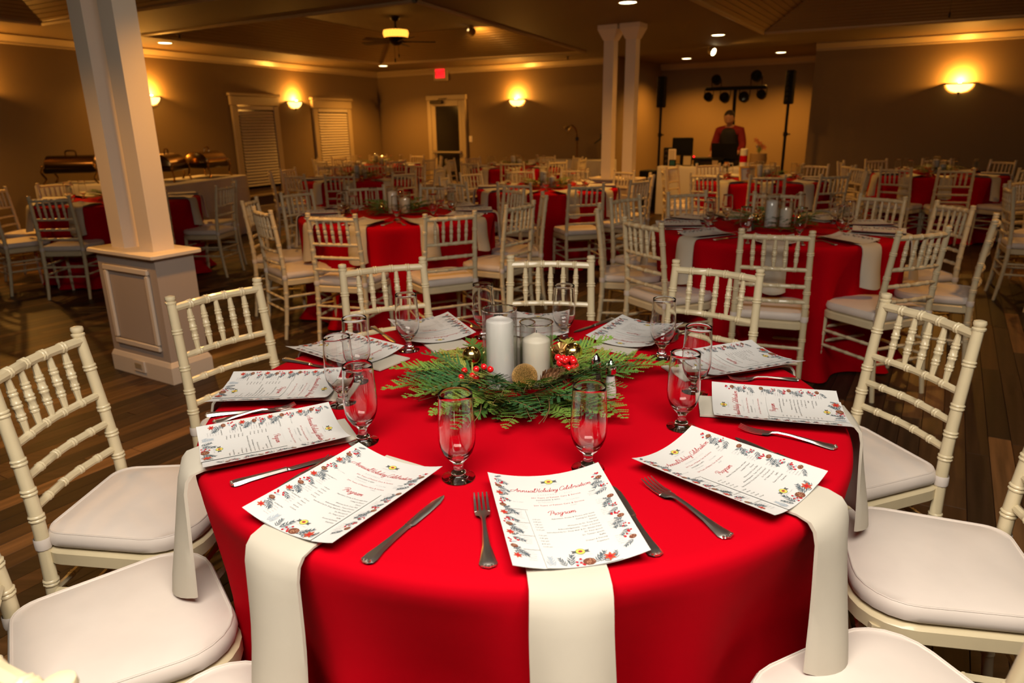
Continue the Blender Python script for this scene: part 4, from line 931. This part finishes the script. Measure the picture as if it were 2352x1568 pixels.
linen_table(-5.20, 9.02, radians(-2), 1.12, .74, .80, 'long buffet table in grey-white linen at far left')
linen_table(-4.24, 9.30, radians(81), 1.9, .76, .80, 'buffet table in grey-white linen right of the near pillar')
linen_table(RF(11.85, 5.95).x, RF(11.85, 5.95).y, RZ, 1.5, .6, .80, 'white linen carving table under the heat lamp')
def chafer(x, y, z, rz, label, opened):
    r = thing('chafing_dish', label, 'chafing dish', (x, y, z), rz, 'chafing dishes'); L, D = .29, .18
    for sx in (-1, 1):
        for sy in (-1, 1):
            b = MB(); b.tube(smooth_path([(sx * (L + .02), sy * (D + .01), 0), (sx * (L - .02), sy * D, .06), (sx * (L + .02), sy * D, .14), (sx * L, sy * D, .19)], 4), .012, 8); b.sphere((sx * L, sy * D, .215), .018, 8, 6); b.build('leg', BRASS, r)
    MB().bbox(-L, L, -D, D, .13, .20, .012).build('water_pan', mat('dark_pan', (.06, .04, .025), .25, .9), r)
    b = MB(); rg = []
    for x_ in (-L + .01, -L + .02, L - .02, L - .01): k = .9 if abs(x_) > L - .015 else 1; rg.append([(x_, (D - .01) * k * cos(pi * j / 12), .20 + .14 * k * sin(pi * j / 12)) for j in range(13)])
    b.loft(rg); b.build('roll_lid', BRASS if opened else mat('dark_lid', (.10, .06, .035), .22, 1.0), r)  # the far left dish has a lid of darker metal colour
    b = MB(); b.tube(smooth_path([(-.06, -.03, .335), (-.05, -.03, .39), (.05, -.03, .39), (.06, -.03, .335)], 4), .009, 6); b.build('handle', BRASS, r)
chafer(-5.45, 9.0, .80, radians(12), 'dark brass chafing dish on the far left buffet', False); chafer(-4.36, 9.12, .80, radians(95), 'brass chafing dish with bright lid, nearer on the right buffet', True); chafer(-4.15, 9.85, .80, radians(85), 'brass chafing dish with dark lid, farther on the right buffet', True)
b = MB()
for k in range(14): leaf = radians(k * 51); b.tube([(0, 0, 0), (.03 * cos(leaf), .03 * sin(leaf), .06), (.07 * cos(leaf), .07 * sin(leaf), .10)], [.004, .012, .002], 5)
o = b.build('potted_sprig', FERN[2]); o.location = (-4.85, 9.2, .80); tag(o, 'small dark green sprig on the far left buffet', 'plant')
hl_ = thing('heat_lamp', 'chrome gooseneck heat lamp standing by the back wall', 'lamp', RF(11.85, 5.85, .80))
MB().lathe([(.10, 0), (.10, .015), (.03, .03), (.012, .04)], 20).build('base', CHROME, hl_); b = MB(); b.tube(smooth_path([(0, 0, .03), (0, 0, .35), (-.02, 0, .52), (-.10, -.01, .60), (-.15, -.02, .58)], 5), .013, 8); b.build('gooseneck', BRASS, hl_)
b = MB(); b.lathe([(.02, .05), (.03, .03), (.055, .0), (.075, -.07), (.07, -.072)], 18, cap=False); b.xf(Matrix.Translation((-.16, -.02, .56)) @ Matrix.Rotation(.9, 4, 'Y')); b.build('lamp_shade', CHROME, hl_); b = MB(); b.bbox(-.03, .03, -.02, .02, .33, .40, .006); b.build('switch_box', DARK, hl_)
def tripod(r, z0, rad, n=3):
    for k in range(n):
        a = 2 * pi * k / n + .4; b = MB(); b.tube([(0, 0, z0), (rad * cos(a), rad * sin(a), .012)], .014, 6); b.sphere((rad * cos(a), rad * sin(a), .014), .018, 6, 4); b.build('leg', BLACK, r)
ts = thing('camera_tripod', 'black tripod stand left of the far pillar', 'tripod', (1.50, 11.35, 0)); tripod(ts, .75, .38)
b = MB(); b.tube([(0, 0, .6), (0, 0, 1.2)], .018, 8); b.build('centre_column', BLACK, ts); b = MB(); b.bbox(-.07, .07, -.05, .05, 1.2, 1.27, .01); b.tube([(-.05, -.02, 1.21), (-.17, -.1, 1.13)], .01, 6); b.build('pan_head', BLACK, ts)

# ------------------------------------------------------------------ music desk in front of the alcove
dk = linen_table(RF(11.3, 3.12).x, RF(11.3, 3.12).y, RZ, 1.75, .6, .76, 'white linen music desk crowded with equipment'); 
def DK(x, y, z=0.0): q = RF(11.3 + y, 3.12 - x); return Vector((q.x, q.y, z))
def speaker(s, t, label, sub):
    st = thing('speaker_stand', 'black speaker pole stand ' + label, 'speaker stand', RF(s, t), RZ); b = MB(); b.tube([(0, 0, .66 if sub else .1), (0, 0, 1.66)], .022, 8); b.build('pole', BLACK, st)
    b = MB(); b.tube([(0, 0, 1.2), (0, 0, 1.26)], .034, 8); b.tube([(0, 0, 1.23), (.07, -.02, 1.23)], .012, 6); b.build('clamp', BLACK, st)
    if sub: MB().bbox(-.26, .12, -.2, .2, .0, .66, .015).build('subwoofer', BLACK, st)
    else: tripod(st, .7, .4)
    sp = thing('column_speaker', 'slim black column loudspeaker ' + label, 'speaker', RF(s, t, 1.66), RZ)
    MB().bbox(-.062, .062, -.07, .07, 0, .48, .012).build('cabinet', BLACK, sp)
    for k in range(6): b = MB(); b.lathe([(.038, 0), (.034, -.006), (.01, -.012), (.0005, -.012)], 14); b.xf(Matrix.Translation((0, -.072, .06 + .072 * k)) @ Matrix.Rotation(-pi / 2, 4, 'X')); b.build('driver', BLACK, sp)
speaker(11.6, 4.20, 'left of the music desk', True); speaker(11.6, 2.21, 'right of the music desk', False)
lt = thing('light_bar_stand', 'black T-shaped stand with stage lights behind the music desk', 'stage lights', RF(12.6, 3.27), RZ); tripod(lt, .8, .45)
b = MB(); b.tube([(0, 0, .1), (0, 0, 1.95)], .03, 8); b.build('pole', BLACK, lt); b = MB(); b.bbox(-.5, .5, -.04, .04, 1.93, 1.99, .01); b.build('crossbar', BLACK, lt)
def stagehead(x, z, r, up_):
    b = MB(); b.lathe([(r * .5, .06), (r * .95, .045), (r, -.05), (r * .8, -.06)], 16); b.xf(Matrix.Translation((x, -.03, z)) @ Matrix.Rotation(-pi / 2 - .25, 4, 'X')); h = b.build('lamp_head', BLACK, lt)
    b = MB(); b.lathe([(r * .75, -.063), (.0005, -.058)], 16, cap=False); b.xf(Matrix.Translation((x, -.03, z)) @ Matrix.Rotation(-pi / 2 - .25, 4, 'X')); b.build('lens', CHROME if x in (.38,) else NIGHT, h)
    b = MB(); b.tube([(x - r, -.03, z), (x - r, 0, 1.96), (x + r, 0, 1.96), (x + r, -.03, z)], .008, 5); b.build('yoke', BLACK, h)
for x, z, r in ((-.44, 1.83, .075), (-.16, 1.81, .085), (.16, 1.81, .085), (.44, 1.84, .075), (-.32, 2.10, .08), (.34, 2.13, .09)): stagehead(x, z, r, z > 2)
# equipment on the desk
mo = thing('monitor', 'black flat monitor seen from behind on the music desk', 'monitor', DK(-.62, .12, .76), RZ); MB().bbox(-.17, .17, -.02, .02, .15, .43, .01).build('screen_back', BLACK, mo); MB().bbox(-.03, .03, -.015, .015, .02, .2, .005).build('neck', BLACK, mo); MB().bbox(-.1, .1, -.08, .08, 0, .02, .005).build('foot', BLACK, mo)
bx_ = thing('speaker_box', 'tall narrow black box at left end of the music desk', 'box', DK(-.80, -.05, .76), RZ); MB().bbox(-.05, .05, -.08, .08, 0, .28, .008).build('cabinet', BLACK, bx_)
for k in range(3): b = MB(); b.lathe([(.03, 0), (.025, -.004), (.0005, -.006)], 12); b.xf(Matrix.Translation((0, -.081, .06 + k * .08)) @ Matrix.Rotation(-pi / 2, 4, 'X')); b.build('driver', DARK, bx_)
lp = thing('laptop', 'open black laptop in front of the person at the music desk', 'laptop', DK(.10, .10, .76), RZ); MB().bbox(-.2, .2, -.12, .12, .10, .12, .006).build('keyboard_base', BLACK, lp); b = MB(); b.bbox(-.2, .2, -.006, .006, 0, .24, .005); b.xf(Matrix.Translation((0, -.12, .115)) @ Matrix.Rotation(.25, 4, 'X')); b.build('lid', BLACK, lp); MB().bbox(-.16, .16, -.1, .1, 0, .10, .006).build('riser', BLACK, lp)
mx = thing('mixer_board', 'low black mixer with a red glowing light on the music desk', 'mixer', DK(-.18, .0, .76), RZ); MB().bbox(-.22, .30, -.13, .13, .09, .13, .008).build('body', BLACK, mx); MB().bbox(-.18, .26, -.1, .1, 0, .09, .008).build('riser', DARK, mx); b = MB(); b.sphere((-.17, -.12, .145), .012, 8, 6); b.build('red_light', mat('lit_red_led', (.8, 0, 0), .4, emis=(1, 0, .01), estr=5), mx)
def card(x, y, w_, h_, m, label, fm=DARK):
    t = thing('display_card', label, 'card', DK(x, y, .76), RZ, 'cards on the music desk'); MB().bbox(-w_ / 2, w_ / 2, -.008, .008, 0, h_, .004).build('stand', fm, t); MB().box(-w_ / 2 + .015, w_ / 2 - .015, -.0105, -.009, .015, h_ - .015).build('print', m, t, smooth=False)
card(-.69, -.16, .12, .26, mat('cream_print', (.5, .42, .33), .6), 'tall white sign card at left on the music desk', WHITE); card(-.44, -.16, .15, .17, mat('tan_print', (.40, .33, .22), .6), 'dark framed tan card on the music desk'); card(-.66, -.22, .11, .10, mat('teal_print', (.01, .07, .09), .5), 'small teal box card at left front of the music desk', BLACK); card(-.27, -.2, .08, .08, mat('blue_print', (.01, .03, .05), .5), 'tiny dark blue card left of the mixer', BLACK)
card(.02, -.22, .12, .11, mat('photo_print', (.30, .22, .15), .5), 'small framed photo in the middle of the music desk', BLACK); card(.20, -.22, .10, .09, mat('photo_print_orange', (.40, .16, .05), .5), 'small framed orange photo right of the middle of the music desk', BLACK)
gb = thing('gift_canister', 'white and red striped canister on the music desk', 'canister', DK(.42, -.12, .76)); b = MB(); b.lathe([(.055, 0), (.055, .07)], 16); b.build('lower_band', PAPER, gb); b = MB(); b.lathe([(.0555, .07), (.0555, .17)], 16); b.build('red_band', RED, gb); b = MB(); b.lathe([(.055, .17), (.055, .26), (.04, .27), (.001, .272)], 16); b.build('upper_band', PAPER, gb)
bk = thing('flower_basket', 'tan basket holding red flowers and greenery on the music desk', 'flower basket', DK(.62, -.05, .76)); b = MB(); b.lathe([(.11, 0), (.125, .1), (.12, .2)], 16); b.build('basket', mat('tan_wicker', (.25, .16, .08), .8, bump=(120, .4)), bk)
put('foliage', FR[1][0], bk, (0, 0, .2), (0, -1.1, 2.8)); put('foliage', FR[2][0], bk, (0, 0, .2), (0, -.9, .5)); put('foliage', FR[0][0], bk, (0, 0, .2), (0, -1.2, 4.2))
for k in range(3):
    b = MB()
    for j in range(6): a = j * pi / 3; b.add([(0, 0, .01), (.03 * cos(a - .35), .03 * sin(a - .35), .02), (.06 * cos(a), .06 * sin(a), .012), (.03 * cos(a + .35), .03 * sin(a + .35), .02)], [(0, 1, 2, 3)])
    o = b.build('poinsettia_bloom', mat('dark_red_petal', (.30, .02, .01), .6), bk, smooth=False); o.location = (.05 - .06 * k, -.03, .28 + .05 * k); o.rotation_euler = (1.0, .3 * k, 0)
MB().sphere((-.06, -.08, .30), .022, 12, 8).build('silver_ball', CHROME, bk)

# ------------------------------------------------------------------ the person behind the desk
def skin_obj(name, pts, edges, radii, m, parent, root=0, sub=2):
    me = bpy.data.meshes.new(name); me.from_pydata(pts, edges, []); o = put(name, me, parent); o.modifiers.new('skin', 'SKIN'); 
    if not me.skin_vertices: me.attributes  # layer comes with the modifier
    if len(me.skin_vertices) == 0:
        bmx = bmesh.new(); bmx.from_mesh(me); bmx.verts.layers.skin.verify(); bmx.to_mesh(me); bmx.free()
    sv = me.skin_vertices[0].data
    for i, r in enumerate(radii): sv[i].radius = r if isinstance(r, tuple) else (r, r); sv[i].use_root = (i == root)
    s = o.modifiers.new('subdivision', 'SUBSURF'); s.levels = sub; s.render_levels = sub
    dg_ = bpy.context.evaluated_depsgraph_get(); dg_.update(); nm_ = bpy.data.meshes.new_from_object(o.evaluated_get(dg_)); o.modifiers.clear(); o.data = nm_; bpy.data.meshes.remove(me)
    nm_.materials.clear(); nm_.materials.append(m); nm_.polygons.foreach_set('use_smooth', [True] * len(nm_.polygons)); return o
SKIN = mat('skin', (.42, .22, .13), .5); HAIR = mat('short_dark_hair', (.03, .018, .012), .7)
pe = thing('person', 'person in dark vest and red shirt standing behind the music desk looking down', 'person', RF(11.92, 3.12), RZ + pi)   # faces -s (to the camera): local +y forward
B = [(0, 0, .90), (0, .0, 1.05), (0, .03, 1.20), (0, .06, 1.31), (0, .085, 1.375), (0, .10, 1.41),
     (.09, 0, .86), (.10, .03, .47), (.10, 0, .09), (.10, .10, .03), (-.09, 0, .86), (-.10, .03, .47), (-.10, 0, .09), (-.10, .10, .03),
     (.17, .05, 1.28), (.235, .07, 1.05), (.20, .27, .94), (.18, .34, .92), (-.17, .05, 1.28), (-.235, .07, 1.05), (-.20, .27, .94), (-.18, .34, .92)]
E_ = [(0, 1), (1, 2), (2, 3), (3, 4), (4, 5), (0, 6), (6, 7), (7, 8), (8, 9), (0, 10), (10, 11), (11, 12), (12, 13), (3, 14), (14, 15), (15, 16), (16, 17), (3, 18), (18, 19), (19, 20), (20, 21)]
Rr = [(.12, .09), (.12, .09), (.12, .085), (.085, .065), .042, .045, .085, .06, .042, .035, .085, .06, .042, .035, .06, .043, .033, .028, .06, .043, .033, .028]
skin_obj('body', B, E_, Rr, SKIN, pe)
# head: shaped ball with jaw, nose, ears; bowed forward
hd = MB(); hd.sphere((0, 0, 0), .1, 24, 18)
def sculpt(v):
    x, y, z = v; s_ = .80 if z > -.02 else .80 - .22 * min(1, (-z - .02) / .08); X = x * s_; Y = y * (.98 if z > -.03 else .98 - .10 * (-z - .03) / .07); Z = z * 1.18
    if y > .07 and abs(x) < .02 and -.045 < z < .015: Y += .022 * (1 - abs(x) / .02) * (1 - abs(z + .018) / .035 if abs(z + .018) < .035 else 0)
    if y > .06 and .008 < z < .035 and .015 < abs(x) < .05: Y -= .008
    return (X, Y, Z)
hd.v = [sculpt(v) for v in hd.v]
for sg in (-1, 1): hd.sphere((sg * .081, -.005, -.008), .022, 8, 6, 0, (.35, .8, 1.2))
mt = Matrix.Translation((0, .13, 1.475)) @ Matrix.Rotation(-.45, 4, 'X'); hd.xf(mt); head = hd.build('head', SKIN, pe, ang=80)
b = MB()
for sg in (-1, 1): b.sphere((sg * .03, .083, .012), .010, 8, 6, 0, (1.2, .5, .6))
b.xf(mt); b.build('eyes', mat('eye_dark', (.04, .03, .03), .3), head)
b = MB(); b.sphere((0, .078, -.058), .02, 8, 6, 0, (1.2, .4, .25)); b.xf(mt); b.build('mouth', mat('lip', (.30, .10, .08), .5), head)
b = MB(); b.sphere((0, -.012, .028), .098, 18, 12, 0, (.88, 1.0, 1.0)); b.v = [(x, y if not (y > .03 and z < .075) else .03, z if z > -.05 else -.05) for x, y, z in b.v]; b.xf(mt); b.build('hair', HAIR, head)
SHIRT = mat('red_shirt', (.20, .008, .010), .8); VEST = mat('black_vest', (.012, .011, .012), .7)
skin_obj('shirt', [B[0], B[1], B[2], B[3], B[4], B[14], B[15], (.203, .25, .95), B[18], B[19], (-.203, .25, .95)], [(0, 1), (1, 2), (2, 3), (3, 4), (3, 5), (5, 6), (6, 7), (3, 8), (8, 9), (9, 10)], [(.16, .125), (.162, .127), (.17, .128), (.150, .12), .058, .080, .062, .048, .080, .062, .048], SHIRT, pe)
skin_obj('vest', [(0, 0, .88), (0, 0, 1.05), (0, .03, 1.20), (0, .055, 1.30), (0, .06, 1.345)], [(0, 1), (1, 2), (2, 3), (3, 4)], [(.18, .145), (.180, .145), (.180, .146), (.165, .140), (.10, .09)], VEST, pe)
skin_obj('trousers', [(0, 0, .93), (.09, 0, .86), (.10, .03, .47), (.10, 0, .08), (-.09, 0, .86), (-.10, .03, .47), (-.10, 0, .08)], [(0, 1), (1, 2), (2, 3), (0, 4), (4, 5), (5, 6)], [(.16, .12), .10, .078, .065, .10, .078, .065], VEST, pe)
for sg in (-1, 1):
    b = MB(); base = Vector((sg * .175, .345, .915)); b.tube([base, base + Vector((-sg * .005, .04, -.006)), base + Vector((-sg * .006, .075, -.008))], [.026, .034, .030], 10)
    hand = b.build('hand', SKIN, pe)
    for k in range(4): f = MB(); o0 = base + Vector(((k - 1.5) * .016 - sg * .006, .085, -.006)); L = (.058, .066, .062, .05)[k if sg < 0 else 3 - k]; f.tube([o0, o0 + Vector((0, L * .45, .006)), o0 + Vector((0, L * .8, -.006)), o0 + Vector((0, L, -.02))], [.0088, .0085, .008, .006], 7); f.build('finger', SKIN, hand)
    f = MB(); o0 = base + Vector((-sg * .03, .03, -.004)); f.tube([o0, o0 + Vector((-sg * .02, .025, -.002)), o0 + Vector((-sg * .024, .05, -.01))], [.011, .0095, .007], 7); f.build('thumb', SKIN, hand)
for sg in (-1, 1): b = MB(); b.bbox(sg * .10 - .045, sg * .10 + .045, -.07, .19, 0, .08, .02); b.build('shoe', BLACK, pe)
